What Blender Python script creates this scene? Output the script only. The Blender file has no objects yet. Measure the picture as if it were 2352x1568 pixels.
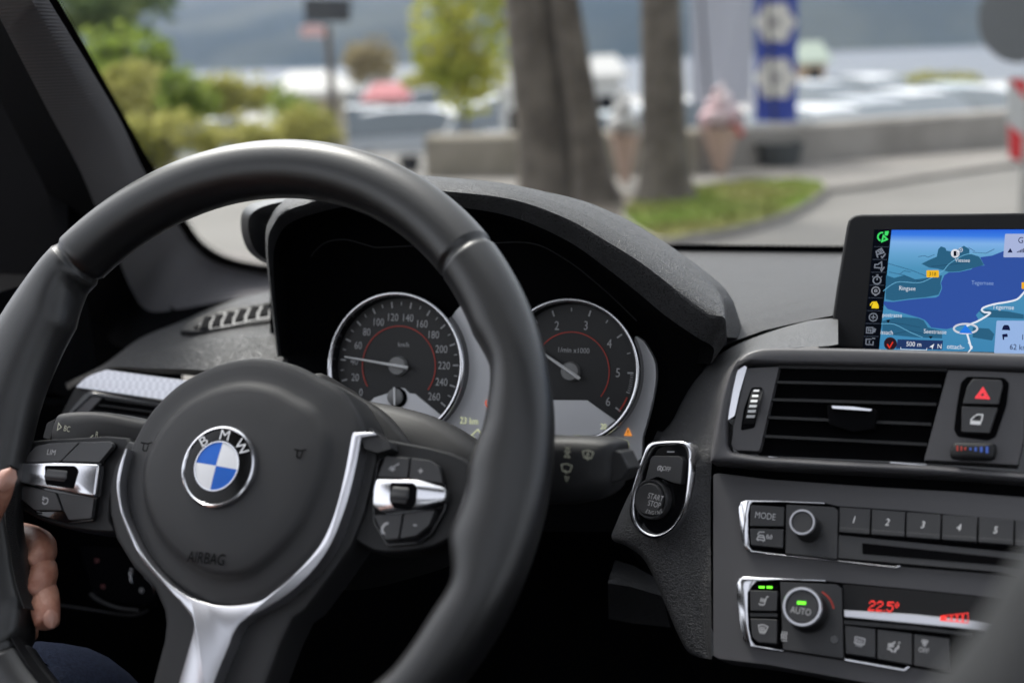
import bpy, bmesh, math, random
from mathutils import Vector, Matrix
R=math.radians
random.seed(7)
S=bpy.context.scene
COL=S.collection
# ------------------------------------------------------------------ camera, sky, sun, exposure
F=2940.0; CX,CY=1176.0,784.0            # focal length / centre of the traced picture grid (2352 x 1568)
EYE=Vector((0,0,1.17))
_y,_p,_r=R(17.5),R(13.5),R(2.3)
FW=Vector((-math.sin(_y)*math.cos(_p),math.cos(_y)*math.cos(_p),-math.sin(_p)))
_rt=Vector((math.cos(_y),math.sin(_y),0)); _up=_rt.cross(FW)
RT=_rt*math.cos(_r)-_up*math.sin(_r); UP=_rt*math.sin(_r)+_up*math.cos(_r)
cd=bpy.data.cameras.new('camera'); cam=bpy.data.objects.new('camera',cd); COL.objects.link(cam)
cd.sensor_width=36; cd.lens=F/2352*36; cd.clip_start=.02; cd.clip_end=9000
cd.dof.use_dof=True; cd.dof.focus_distance=.80; cd.dof.aperture_fstop=4.9
_m=Matrix.Identity(4)
for i in range(3): _m[i][0]=RT[i]; _m[i][1]=UP[i]; _m[i][2]=-FW[i]; _m[i][3]=EYE[i]
cam.matrix_world=_m; S.camera=cam
W=bpy.data.worlds.new('World'); S.world=W; W.use_nodes=True
nt=W.node_tree; bg=nt.nodes['Background']
sky=nt.nodes.new('ShaderNodeTexSky'); sky.sky_type='NISHITA'; sky.sun_disc=False
SUN_EL,SUN_ROT=52,-48
sky.sun_elevation=R(SUN_EL); sky.sun_rotation=R(SUN_ROT); sky.air_density=1.0; sky.dust_density=3.0
hsv=nt.nodes.new('ShaderNodeHueSaturation'); hsv.inputs['Saturation'].default_value=.2
nt.links.new(sky.outputs[0],hsv.inputs['Color']); nt.links.new(hsv.outputs[0],bg.inputs[0]); bg.inputs[1].default_value=.15
sl=bpy.data.lights.new('sun','SUN'); sl.energy=1.5; sl.angle=R(14); sl.color=(1,.95,.88)
so=bpy.data.objects.new('sun',sl); COL.objects.link(so)
# sky sun_rotation is clockwise from +Y
_d=Vector((math.sin(R(SUN_ROT))*math.cos(R(SUN_EL)),math.cos(R(SUN_ROT))*math.cos(R(SUN_EL)),math.sin(R(SUN_EL))))
so.rotation_euler=_d.to_track_quat('Z','Y').to_euler()
S.view_settings.view_transform='Standard'; S.view_settings.look='None'; EXPO=1.5
S.view_settings.exposure=EXPO; S.view_settings.gamma=1
S.cycles.use_denoising=True
S.cycles.max_bounces=8; S.cycles.transparent_max_bounces=16; S.cycles.volume_bounces=0
# ------------------------------------------------------------------ helpers
def ray(u,v): return FW+RT*((u-CX)/F)-UP*((v-CY)/F)
def aty(u,v,y): r=ray(u,v); return EYE+r*(y/r.y)
def atd(u,v,d): return EYE+ray(u,v)*d
def atz(u,v,z=0.0): r=ray(u,v); return EYE+r*((z-EYE.z)/r.z)
class Pl:
    """a plane of the cabin: lean = top away from the viewer, yaw = turned towards the driver"""
    def __init__(s,o,lean,yaw):
        l,w=R(lean),R(yaw)
        s.o=o; s.n=Vector((-math.sin(w)*math.cos(l),-math.cos(w)*math.cos(l),math.sin(l)))
        s.ex=Vector((math.cos(w),-math.sin(w),0)); s.ey=s.n.cross(s.ex)
    def hit(s,u,v,h=0):
        r=ray(u,v); o=s.o+s.n*h
        return EYE+r*((o-EYE).dot(s.n)/r.dot(s.n))
    def loc(s,u,v,h=0):
        p=s.hit(u,v,h)-s.o; return (p.dot(s.ex),p.dot(s.ey))
    def pt(s,a,b,h=0): return s.o+s.ex*a+s.ey*b+s.n*h
    def mpp(s,u,v,h=0): return (s.hit(u,v,h)-EYE).dot(FW)/F
    def at(s,h): 
        q=Pl.__new__(Pl); q.o=s.o+s.n*h; q.n=s.n; q.ex=s.ex; q.ey=s.ey; return q
def crv(pts,n=6,closed=False):
    P=[tuple(p) for p in pts]; N=len(P); out=[]
    segs=N if closed else N-1
    for i in range(segs):
        if closed: a,b,c,d=P[(i-1)%N],P[i],P[(i+1)%N],P[(i+2)%N]
        else: a,b,c,d=P[max(i-1,0)],P[i],P[i+1],P[min(i+2,N-1)]
        for k in range(n):
            t=k/n
            out.append(tuple(.5*((2*b[j])+(c[j]-a[j])*t+(2*a[j]-5*b[j]+4*c[j]-d[j])*t*t+(3*b[j]-a[j]-3*c[j]+d[j])*t**3) for j in range(len(b))))
    if not closed: out.append(P[-1])
    return out
def rnd(pts,r,seg=4):
    """round the corners of a 2D polygon"""
    out=[]; N=len(pts)
    for i in range(N):
        a,b,c=Vector(pts[i-1]),Vector(pts[i]),Vector(pts[(i+1)%N])
        rr=r[i] if isinstance(r,(list,tuple)) else r
        if rr<=0: out.append(tuple(b)); continue
        l1=min(rr,(a-b).length*.49); l2=min(rr,(c-b).length*.49)
        p=b+(a-b).normalized()*l1; q=b+(c-b).normalized()*l2
        for k in range(seg+1):
            t=k/seg; out.append(tuple(p*(1-t)**2+b*(2*t*(1-t))+q*t*t))
    return out
def resamp(pts,n):
    P=[Vector(p) for p in pts]+[Vector(pts[0])]
    L=[0]
    for i in range(len(P)-1): L.append(L[-1]+(P[i+1]-P[i]).length)
    out=[];j=0
    for k in range(n):
        t=L[-1]*k/n
        while L[j+1]<t: j+=1
        f=(t-L[j])/max(1e-9,L[j+1]-L[j]); out.append(tuple(P[j].lerp(P[j+1],f)))
    return out
def area(p): return sum(p[i-1][0]*p[i][1]-p[i][0]*p[i-1][1] for i in range(len(p)))/2
def inset(p,d):
    N=len(p); out=[]
    for i in range(N):
        a,b,c=Vector(p[i-1]),Vector(p[i]),Vector(p[(i+1)%N])
        e1=(b-a); e2=(c-b)
        if e1.length<1e-9 or e2.length<1e-9: out.append(tuple(b)); continue
        e1.normalize(); e2.normalize()
        n1=Vector((-e1.y,e1.x)); n2=Vector((-e2.y,e2.x)); m=n1+n2
        if m.length<1e-6: m=n1
        m.normalize(); k=max(.35,m.dot(n1)); q=b+m*(d/k); out.append(tuple(q))
    return out
def safe_inset(p,d):
    for k in range(12):
        q=inset(p,d)
        if all((Vector(q[i])-Vector(q[i-1])).dot(Vector(p[i])-Vector(p[i-1]))>0 for i in range(len(p)) if (Vector(p[i])-Vector(p[i-1])).length>1e-7): return q
        d*=.7
    return p
FONTC={}
def glyph(s):
    if s not in FONTC:
        c=bpy.data.curves.new('t','FONT'); c.body=s; c.size=1; c.resolution_u=3; c.align_x='CENTER'; c.align_y='CENTER'
        o=bpy.data.objects.new('t',c); me=bpy.data.meshes.new_from_object(o)
        FONTC[s]=([tuple(v.co) for v in me.vertices],[tuple(p.vertices) for p in me.polygons])
        bpy.data.objects.remove(o); bpy.data.curves.remove(c); bpy.data.meshes.remove(me)
    return FONTC[s]
class MB:
    def __init__(s): s.v=[]; s.f=[]
    def add(s,vs,fs):
        k=len(s.v); s.v+= [Vector(v) for v in vs]; s.f+=[tuple(i+k for i in f) for f in fs]; return s
    def prism(s,pl,pts,h0,h1,bev=0,px=True):
        """extrude a traced outline along the plane's normal, with a bevelled top edge"""
        p=[pl.loc(u,v,h1) for u,v in pts] if px else list(pts)
        if area(p)<0: p=p[::-1]
        loops=[(p,h0)]
        if bev>0:
            q=safe_inset(p,bev); m_=[tuple(Vector(a).lerp(Vector(b),.3)) for a,b in zip(p,q)]; loops+=[(p,h1-bev),(m_,h1-bev*.3),(q,h1)]
        else: loops.append((p,h1))
        vs=[];fs=[];N=len(p)
        for q,h in loops: vs+=[pl.pt(a,b,h) for a,b in q]
        for j in range(len(loops)-1):
            for i in range(N):
                k=(i+1)%N; fs.append((j*N+i,j*N+k,(j+1)*N+k,(j+1)*N+i))
        fs.append(tuple((len(loops)-1)*N+i for i in range(N)))
        return s.add(vs,fs)
    def frame(s,pl,outer,inner,h0,h1,bev=.0006,n=96,hin=None):
        o=resamp(outer,n); i_=resamp(inner,n)
        o=[pl.loc(u,v,h1) for u,v in o]; i_=[pl.loc(u,v,h1) for u,v in i_]
        if area(o)<0: o=o[::-1]
        if area(i_)<0: i_=i_[::-1]
        # align starts
        a0=Vector(o[0]); k=min(range(n),key=lambda j:(Vector(i_[j])-a0).length); i_=i_[k:]+i_[:k]
        L=[(o,h0),(o,h1-bev),(inset(o,bev),h1),(inset(i_,-bev),h1),(i_,h1-bev),(i_,h0 if hin is None else hin)]
        vs=[];fs=[]
        for q,h in L: vs+=[pl.pt(a,b,h) for a,b in q]
        for j in range(len(L)-1):
            for q in range(n):
                k=(q+1)%n; fs.append((j*n+q,j*n+k,(j+1)*n+k,(j+1)*n+q))
        return s.add(vs,fs)
    def dome(s,pl,pts,c,prof):
        """traced outline shrunk towards c: prof = [(scale,height)...]"""
        N=len(pts); vs=[];fs=[]
        base=[pl.loc(u,v,0) for u,v in pts]; cc=pl.loc(c[0],c[1],0)
        if area(base)<0: base=base[::-1]
        for sc,h in prof: vs+=[pl.pt(cc[0]+(a-cc[0])*sc,cc[1]+(b-cc[1])*sc,h) for a,b in base]
        for j in range(len(prof)-1):
            for i in range(N):
                k=(i+1)%N; fs.append((j*N+i,j*N+k,(j+1)*N+k,(j+1)*N+i))
        fs.append(tuple((len(prof)-1)*N+i for i in range(N)))
        return s.add(vs,fs)
    def lathe(s,c,n,prof,seg=48,a0=0,a1=360,ref=None):
        n=Vector(n).normalized()
        x=(Vector(ref) if ref else (Vector((1,0,0)) if abs(n.x)<.9 else Vector((0,1,0)))); x=(x-n*x.dot(n)).normalized(); y=n.cross(x)
        full=abs(a1-a0)>=360; m=seg if full else seg+1
        vs=[];fs=[]
        for k in range(m):
            t=R(a0+(a1-a0)*k/seg)
            for r,h in prof: vs.append(Vector(c)+x*(r*math.cos(t))+y*(r*math.sin(t))+n*h)
        P=len(prof)
        for k in range(seg):
            k2=(k+1)%m
            for j in range(P-1): fs.append((k*P+j,k2*P+j,k2*P+j+1,k*P+j+1))
        return s.add(vs,fs)
    def tube(s,path,r,seg=8,closed=False,cap=True,flat=1.0,up=None):
        P=[Vector(p) for p in path]; N=len(P); vs=[];fs=[]
        prev=None
        for i in range(N):
            a=P[(i-1)%N] if (closed or i>0) else P[i]; b=P[(i+1)%N] if (closed or i<N-1) else P[i]
            t=(b-a).normalized()
            if up is not None: x=Vector(up)
            elif prev is None: x=Vector((0,0,1)) if abs(t.z)<.9 else Vector((1,0,0))
            else: x=prev
            x=(x-t*x.dot(t)).normalized(); prev=x; y=t.cross(x)
            rr=r[i] if isinstance(r,(list,tuple)) else r
            for k in range(seg):
                q=2*math.pi*k/seg; vs.append(P[i]+x*(rr*math.cos(q)*flat)+y*(rr*math.sin(q)))
        for i in range(N if closed else N-1):
            j=(i+1)%N
            for k in range(seg):
                l=(k+1)%seg; fs.append((i*seg+k,i*seg+l,j*seg+l,j*seg+k))
        if cap and not closed:
            fs.append(tuple(range(seg))[::-1]); fs.append(tuple((N-1)*seg+k for k in range(seg)))
        return s.add(vs,fs)
    def loft(s,curves,closed=False):
        n=len(curves[0]); vs=[];fs=[]
        for c in curves: vs+=[Vector(p) for p in c]
        for j in range(len(curves)-1):
            for i in range(n if closed else n-1):
                k=(i+1)%n; fs.append((j*n+i,j*n+k,(j+1)*n+k,(j+1)*n+i))
        return s.add(vs,fs)
    def stroke(s,pl,pts,w,h,closed=False,px=True):
        """a thin printed line on a plane"""
        P=[Vector(pl.loc(u,v,h)) for u,v in pts] if px else [Vector(p) for p in pts]
        if px: w=w*pl.mpp(pts[0][0],pts[0][1],h)
        N=len(P); L=[];Q=[]
        for i in range(N):
            a=P[i-1] if (closed or i>0) else P[i]; b=P[(i+1)%N] if (closed or i<N-1) else P[i]
            e1=(P[i]-a); e2=(b-P[i])
            e1=e1.normalized() if e1.length>1e-9 else e2.normalized(); e2=e2.normalized() if e2.length>1e-9 else e1
            m=Vector((-e1.y-e2.y,e1.x+e2.x)); m=m.normalized() if m.length>1e-6 else Vector((-e1.y,e1.x))
            k=max(.4,m.dot(Vector((-e1.y,e1.x)))); L.append(P[i]+m*(w/2/k)); Q.append(P[i]-m*(w/2/k))
        vs=[pl.pt(p.x,p.y,h) for p in L]+[pl.pt(p.x,p.y,h) for p in Q]; fs=[]
        for i in range(N if closed else N-1):
            j=(i+1)%N; fs.append((N+i,N+j,j,i))
        return s.add(vs,fs)
    def flat(s,pl,pts,h,px=True):
        p=[pl.loc(u,v,h) for u,v in pts] if px else list(pts)
        if area(p)<0: p=p[::-1]
        return s.add([pl.pt(a,b,h) for a,b in p],[tuple(range(len(p)))])
    def text(s,pl,t,u,v,hp,h=.0003,sx=.85,rot=0,slant=0,al='c'):
        """print a word on a plane; hp = capital height in picture grid units"""
        vs,fs=glyph(t); k=hp*pl.mpp(u,v,h)/.70; a,b=pl.loc(u,v,h); c_,s_=math.cos(R(rot)),math.sin(R(rot))
        xs=[p[0] for p in vs]; x0=(min(xs)+max(xs))/2 if al=='c' else (min(xs) if al=='l' else max(xs))
        ys=[p[1] for p in vs]; y0=(min(ys)+max(ys))/2
        out=[]
        for p in vs:
            y=(p[1]-y0)*k; x=(p[0]-x0)*k*sx+slant*y; out.append(pl.pt(a+x*c_-y*s_,b+x*s_+y*c_,h))
        return s.add(out,fs)
    def icon(s,pl,u,v,sz,lines,w=.12,h=.0003,fills=(),rot=0):
        """symbol in unit square (-1..1), y up"""
        k=sz*pl.mpp(u,v,h)/2; a,b=pl.loc(u,v,h); c_,s_=math.cos(R(rot)),math.sin(R(rot))
        T=lambda q:(a+(q[0]*c_-q[1]*s_)*k,b+(q[0]*s_+q[1]*c_)*k)
        for l in lines:
            cl=l[0]==l[-1] and len(l)>2
            s.stroke(pl,[T(q) for q in (l[:-1] if cl else l)],w*k*2,h,closed=cl,px=False)
        for f in fills: s.flat(pl,[T(q) for q in f],h,px=False)
        return s
    def box(s,c,d,rz=0):
        c=Vector(c); m=Matrix.Rotation(rz,3,'Z'); x,y,z=d[0]/2,d[1]/2,d[2]/2
        vs=[c+m@Vector((i*x,j*y,k*z)) for i in(-1,1) for j in(-1,1) for k in(-1,1)]
        return s.add(vs,[(0,1,3,2),(4,6,7,5),(0,4,5,1),(2,3,7,6),(0,2,6,4),(1,5,7,3)])
def arc(r,a0,a1,n=16,cx=0,cy=0): return [(cx+r*math.cos(R(a0+(a1-a0)*k/n)),cy+r*math.sin(R(a0+(a1-a0)*k/n))) for k in range(n+1)]
def ell(u,v,ru,rv,n=48,a0=0): return [(u+ru*math.cos(2*math.pi*k/n+a0),v+rv*math.sin(2*math.pi*k/n+a0)) for k in range(n)]
def rootof(o):
    while o.parent: o=o.parent
    return o
def ob(name,mb,mat,parent=None,label=None,cat=None,group=None,kind=None,sharp=38,bevel=0,sub=0):
    me=bpy.data.meshes.new(name)
    off=rootof(parent).location if parent else Vector((0,0,0))
    me.from_pydata([v-off for v in mb.v],[],mb.f); me.update()
    bm=bmesh.new(); bm.from_mesh(me); bmesh.ops.recalc_face_normals(bm,faces=bm.faces) if False else None; bm.free()
    me.polygons.foreach_set('use_smooth',[True]*len(me.polygons))
    me.set_sharp_from_angle(angle=R(sharp))
    for m in (mat if isinstance(mat,(list,tuple)) else [mat]): me.materials.append(m)
    o=bpy.data.objects.new(name,me); COL.objects.link(o)
    if parent: o.parent=parent
    tag(o,label,cat,group,kind)
    if sharp<=50:
        m=o.modifiers.new('n','WEIGHTED_NORMAL'); m.keep_sharp=True; m.weight=100
    if bevel:
        m=o.modifiers.new('b','BEVEL'); m.width=bevel; m.segments=2; m.limit_method='ANGLE'; m.angle_limit=R(40)
    if sub:
        m=o.modifiers.new('s','SUBSURF'); m.levels=sub; m.render_levels=sub
    return o
def tag(o,label=None,cat=None,group=None,kind=None):
    if label: o['label']=label
    if cat: o['category']=cat
    if group: o['group']=group
    if kind: o['kind']=kind
    return o
def thing(name,label,cat,loc,group=None):
    o=bpy.data.objects.new(name,None); COL.objects.link(o); o.location=Vector(loc); o.empty_display_size=.05
    return tag(o,label,cat,group)
def copy_tree(o,parent=None):
    c=o.copy(); COL.objects.link(c); c.parent=parent
    for ch in list(o.children): copy_tree(ch,c)
    return c
# ------------------------------------------------------------------ materials
def mat(name,col,rough=.5,metal=0,bump=None,emit=None,es=0,spec=.5,var=None,coat=0,sheen=0):
    m=bpy.data.materials.new(name); m.use_nodes=True; t=m.node_tree; b=t.nodes['Principled BSDF']
    b.inputs['Base Color'].default_value=(*col,1); b.inputs['Roughness'].default_value=rough; b.inputs['Metallic'].default_value=metal
    b.inputs['Specular IOR Level'].default_value=spec; b.inputs['Coat Weight'].default_value=coat; b.inputs['Sheen Weight'].default_value=sheen
    if emit: b.inputs['Emission Color'].default_value=(*emit,1); b.inputs['Emission Strength'].default_value=es
    geo=None
    if var:      # (second colour, noise scale)
        geo=t.nodes.new('ShaderNodeNewGeometry'); n=t.nodes.new('ShaderNodeTexNoise'); n.inputs['Scale'].default_value=var[1]; n.inputs['Detail'].default_value=4
        r=t.nodes.new('ShaderNodeValToRGB'); r.color_ramp.elements[0].position=.38; r.color_ramp.elements[1].position=.62
        r.color_ramp.elements[0].color=(*col,1); r.color_ramp.elements[1].color=(*var[0],1)
        t.links.new(geo.outputs['Position'],n.inputs['Vector']); t.links.new(n.outputs[0],r.inputs[0]); t.links.new(r.outputs[0],b.inputs['Base Color'])
    if bump:     # (kind, scale, strength, distance)
        geo=geo or t.nodes.new('ShaderNodeNewGeometry')
        k,sc,st,di=bump
        if k=='noise': x=t.nodes.new('ShaderNodeTexNoise'); x.inputs['Scale'].default_value=sc; x.inputs['Detail'].default_value=3; out=x.outputs[0]
        elif k=='grain':
            x=t.nodes.new('ShaderNodeTexVoronoi'); x.feature='DISTANCE_TO_EDGE'; x.inputs['Scale'].default_value=sc
            w=t.nodes.new('ShaderNodeTexNoise'); w.inputs['Scale'].default_value=sc*.8; w.inputs['Detail'].default_value=2
            mx=t.nodes.new('ShaderNodeMixRGB'); mx.blend_type='LINEAR_LIGHT'; mx.inputs[0].default_value=.012
            t.links.new(geo.outputs['Position'],w.inputs['Vector']); t.links.new(geo.outputs['Position'],mx.inputs[1]); t.links.new(w.outputs['Color'],mx.inputs[2]); t.links.new(mx.outputs[0],x.inputs['Vector'])
            rr=t.nodes.new('ShaderNodeValToRGB'); rr.color_ramp.elements[1].position=.18; t.links.new(x.outputs[0],rr.inputs[0]); out=rr.outputs[0]
        elif k=='wave': x=t.nodes.new('ShaderNodeTexWave'); x.bands_direction='Z'; x.inputs['Scale'].default_value=sc; x.inputs['Distortion'].default_value=.6; out=x.outputs[0]
        elif k=='check': x=t.nodes.new('ShaderNodeTexChecker'); x.inputs['Scale'].default_value=sc; out=x.outputs[1]
        if k!='grain': t.links.new(geo.outputs['Position'],x.inputs['Vector'])
        bp=t.nodes.new('ShaderNodeBump'); bp.inputs['Strength'].default_value=st; bp.inputs['Distance'].default_value=di
        t.links.new(out,bp.inputs['Height']); t.links.new(bp.outputs[0],b.inputs['Normal'])
    return m
M={}
M['leather']=mat('wheel_leather',(.0055,.0055,.006),.38,spec=.65,bump=('noise',1100,.16,.0005))
M['pad']=mat('pad_plastic',(.0135,.0135,.0148),.56,bump=('noise',1600,.18,.0003))
M['black']=mat('black_plastic',(.011,.011,.012),.55,spec=.35,bump=('noise',1500,.15,.0003))
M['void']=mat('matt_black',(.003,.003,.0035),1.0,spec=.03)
M['bezel']=mat('bezel_black',(.005,.005,.006),.55,spec=.25)
M['gloss']=mat('gloss_black',(.004,.004,.005),.08,coat=.3)
M['grain']=mat('grained_dash',(.023,.023,.025),.47,bump=('grain',260,.8,.0013))
M['dtop']=mat('dash_top_skin',(.046,.046,.049),.55,bump=('grain',420,.6,.0010))
M['grainb']=mat('grained_black',(.046,.046,.048),.45,bump=('grain',260,.55,.0010))
M['fascia']=mat('fascia_plastic',(.062,.060,.064),.5,bump=('noise',1800,.15,.0003))
M['button']=mat('button_plastic',(.027,.027,.029),.45,bump=('noise',1800,.12,.0003))
M['chrome']=mat('satin_chrome',(.74,.74,.77),.20,1.0)
M['satin']=mat('satin_silver',(.60,.60,.63),.30,.95)
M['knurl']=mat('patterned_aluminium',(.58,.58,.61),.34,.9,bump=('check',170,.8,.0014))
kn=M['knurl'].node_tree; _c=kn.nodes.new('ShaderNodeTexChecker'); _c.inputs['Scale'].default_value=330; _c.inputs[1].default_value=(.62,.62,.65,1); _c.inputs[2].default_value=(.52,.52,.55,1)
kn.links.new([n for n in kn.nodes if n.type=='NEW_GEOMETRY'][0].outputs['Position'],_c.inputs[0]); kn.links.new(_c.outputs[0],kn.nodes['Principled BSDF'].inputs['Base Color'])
M['fabric']=mat('pillar_fabric',(.075,.071,.075),.9,bump=('wave',130,.5,.0008),sheen=.15)
M['white']=mat('white_print',(.75,.75,.75),.5)
M['greyp']=mat('grey_print',(.42,.42,.43),.5)
M['dimp']=mat('dim_print',(.10,.10,.105),.5)
M['cream']=mat('cream_print',(.55,.55,.42),.5)
M['silverpanel']=mat('cluster_silver',(.70,.70,.72),.45,.15)
M['dial']=mat('dial_black',(.012,.012,.013),.5)
M['slat']=mat('slat_grey',(.011,.011,.012),.85,spec=.1)
M['hub']=mat('dial_hub_grey',(.20,.20,.20),.4)
M['redp']=mat('red_print',(.45,.04,.025),.5)
M['blue']=mat('emblem_blue',(.008,.12,.55),.45,spec=.3)
M['ewhite']=mat('emblem_white',(.80,.80,.82),.4)
def lit(name,c,s): return mat(name,(0.01,.01,.01),.4,emit=c,es=s)
M['lred']=lit('lit_red',(1,.03,.02),.5); M['lgreen']=lit('lit_green',(.15,1,.02),.7); M['lamber']=lit('lit_amber',(1,.36,.06),.25)
M['lwarm']=lit('lit_cream',(.75,.8,.5),.25); M['lorange']=lit('lit_orange',(1,.13,.04),.3); M['lwhite']=lit('lit_white',(.85,.88,.95),.7)
M['pinkp']=mat('pink_print',(.28,.10,.10),.5)
M['skin']=mat('skin',(.27,.11,.072),.48,var=((.36,.175,.12),75),bump=('noise',260,.45,.0016)); M['skin'].node_tree.nodes['Principled BSDF'].inputs['Subsurface Weight'].default_value=.12; M['skin'].node_tree.nodes['Principled BSDF'].inputs['Subsurface Radius'].default_value=(.008,.003,.0015)
M['nail']=mat('nail',(.38,.20,.15),.3)
M['jeans']=mat('denim',(.004,.006,.014),.95,spec=.05,bump=('noise',700,.5,.001),var=((.008,.012,.024),420))
M['seat']=mat('seat_fabric',(.045,.045,.044),.85,bump=('noise',300,.3,.001))
# ------------------------------------------------------------------ planes of the cabin
PW=Pl(EYE+Vector((-.3526,.5909,-.2180)),30.5,3.37)        # steering wheel
PG=Pl(atd(914,840,.93),15,2)                               # gauges
PR=Pl(atd(2037,1197,.70),32,9)                             # audio and climate panels
PV=Pl(PR.hit(1900,1080,.012),27,5)                         # centre vents
PS=Pl(PR.hit(1636,1300,-.006),18,24)                       # shoulder with the start switch
PC=Pl(atd(2200,670,.84),20,3)                              # navigation screen
_wn=Vector((0,math.sin(R(30)),math.cos(R(30))))
class _WS(Pl):
    def __init__(s): s.o=Vector((0,1.2,.965)); s.n=Vector((0,-math.sin(R(30)),-math.cos(R(30)))); s.ex=Vector((1,0,0)); s.ey=Vector((0,-math.cos(R(30)),math.sin(R(30))))
WS=_WS()
# ------------------------------------------------------------------ car body: pillar, windscreen, roof, doors, floor
car=thing('car_body','dark cabin of the car round the camera with sloping left windscreen pillar','car body',(0,0,0))
gl=bpy.data.materials.new('windscreen_glass'); gl.use_nodes=True; t=gl.node_tree
for n in list(t.nodes):
    if n.type!='OUTPUT_MATERIAL': t.nodes.remove(n)
_o=[n for n in t.nodes][0]; a=t.nodes.new('ShaderNodeBsdfTransparent'); b=t.nodes.new('ShaderNodeBsdfGlossy'); b.inputs['Roughness'].default_value=.02
a.inputs[0].default_value=(.95,.97,.96,1); c=t.nodes.new('ShaderNodeMixShader'); c.inputs[0].default_value=.02
t.links.new(a.outputs[0],c.inputs[1]); t.links.new(b.outputs[0],c.inputs[2]); t.links.new(c.outputs[0],_o.inputs[0])
mb=MB(); nx,ny=12,8
g=[[Vector((-.74+.12*j/ny+(1.48-.24*j/ny)*i/nx,1.22-.78*j/ny,.9535+.78*j/ny*math.tan(R(30))+.0)) for i in range(nx+1)] for j in range(ny+1)]
mb.loft(g); ob('windscreen',mb,gl,car)
# pillar trim: edge at the glass, crest, back, tucked under the dash at its foot
pr_=[(60,-90),(112,0),(212,165),(280,283),(331,392),(380,470),(420,532),(440,560),(487,599),(560,621),(650,636)]
pm_=[(28,-70),(84,20),(180,190),(248,310),(296,420),(338,500),(372,565),(398,605),(450,640),(540,655),(650,655)]
pn_=[(-45,-40),(14,70),(108,250),(178,380),(226,490),(266,580),(300,660),(338,712),(410,710),(520,690),(650,675)]
pl_=[(-110,0),(-60,120),(40,310),(112,450),(160,570),(196,670),(240,770),(300,800),(400,780),(520,735),(650,700)]
r0=[WS.hit(u,v,.006) for u,v in pr_]; dd=[(p-EYE).dot(FW) for p in r0]
def pc(L,offs): return crv([tuple(atd(u,v,d+o)) for (u,v),d,o in zip(L,dd,offs)],6)
foot=[0,0,0,0,0,0,0,.0,.01,.01,.01]
r1=pc(pm_,[-.016]*6+[-.018,-.02,-.02,-.02,-.02]); r2=pc(pn_,[.012]*6+[.0,-.02,-.05,-.06,-.04]); r3=pc(pl_,[.15]*5+[.10,.02,-.10,-.12,-.08,-.03])
mb=MB(); mb.loft([crv([tuple(p) for p in r0],6),r1,r2]); ob('pillar_trim',mb,M['fabric'],car,sharp=80)
mb=MB(); mb.loft([r2,r3]); ob('pillar_shade_side',mb,M['void'],car,sharp=80)  # shaded side of the trim, its shade put in as matt black
# black printed band of the glass with its saw-tooth edge and dots
Ro=[(80,-90),(135,0),(210,130),(288,270),(360,392),(395,455),(430,505),(462,550),(500,578),(540,594),(588,604),(640,610)]
Ro=crv(Ro,14); Ri=crv([(60,-90),(112,0),(212,165),(280,283),(331,392),(380,470),(420,532),(440,560),(487,599),(560,621),(625,632),(650,636)],14)
m_=min(len(Ro),len(Ri)); Ro=resamp(Ro,400)[:0] or Ro; 
def along(P,n):
    P=[Vector(p) for p in P]; L=[0]
    for i in range(len(P)-1): L.append(L[-1]+(P[i+1]-P[i]).length)
    out=[];j=0
    for k in range(n):
        t_=L[-1]*k/(n-1)
        while j<len(L)-2 and L[j+1]<t_: j+=1
        out.append(P[j].lerp(P[j+1],(t_-L[j])/max(1e-9,L[j+1]-L[j])))
    return out
N_=280; A=along(Ri,N_); B=along(Ro,N_)
mb=MB(); o_=[];i_=[]
for k in range(N_):
    d=(B[k]-A[k]); w=1.0 if k%2 else .80
    q=A[k]+d*w; o_.append(WS.hit(q.x,q.y,.002)); q=A[k]-d*.25; i_.append(WS.hit(q.x,q.y,.002))
mb.loft([i_,o_])
for row,(s_,rr) in enumerate(((1.10,1.7),(1.24,1.1))):
    for k in range(row,N_-1,2):
        q=A[k]+(B[k]-A[k])*s_; mb.flat(WS,ell(q.x,q.y,rr,rr,6),.002)
for k in range(0,150):     # band along the foot of the glass
    u=1500+k*6.2
base=[]
mb2=MB(); a_=[];b_=[]
for k in range(420):
    x=-.45+k*1.1/419; y=1.2
    z=.965
    a_.append(Vector((x,1.2-.001,.966-.003))); b_.append(Vector((x,1.194,.9665+(.0028 if k%2 else .0036))))
mb2.loft([a_,b_]); mb.v+= []; kk=len(mb.v); mb.v+=mb2.v; mb.f+=[tuple(i+kk for i in f) for f in mb2.f]
ob('glass_border',mb,M['void'],car,sharp=180)
ob('side_gap_cover',MB().add([aty(u,v,1.16) for u,v in ((60,560),(200,600),(420,720),(420,900),(60,960))],[(0,1,2,3,4)]),M['void'],car)  # black sheet added to close a bright gap beside the dash
# roof with an unseen open gap added to let skylight in, header, doors, rear wall, floor: they keep the cabin dark
mb=MB()
mb.box((0,.36,1.405),(1.3,.20,.03)); mb.box((-.58,-.45,1.42),(.22,1.5,.03)); mb.box((.58,-.45,1.42),(.22,1.5,.03)); mb.box((0,-.92,1.42),(.95,.7,.03))
ob('roof_lining',mb,M['seat'],car)
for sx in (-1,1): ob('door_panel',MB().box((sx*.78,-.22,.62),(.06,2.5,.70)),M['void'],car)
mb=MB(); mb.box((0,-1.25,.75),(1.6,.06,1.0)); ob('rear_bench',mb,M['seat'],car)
for sx in (-1,1): ob('rear_light_blocker',MB().box((sx*.70,-.95,1.19),(.05,.75,.47)),M['seat'],car)  # unseen panels added to block light from the rear side windows
mb=MB(); mb.box((0,.0,.26),(1.6,2.9,.03)); mb.box((0,1.36,.52),(1.6,.04,.50)); ob('footwell',mb,M['void'],car)
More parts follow.
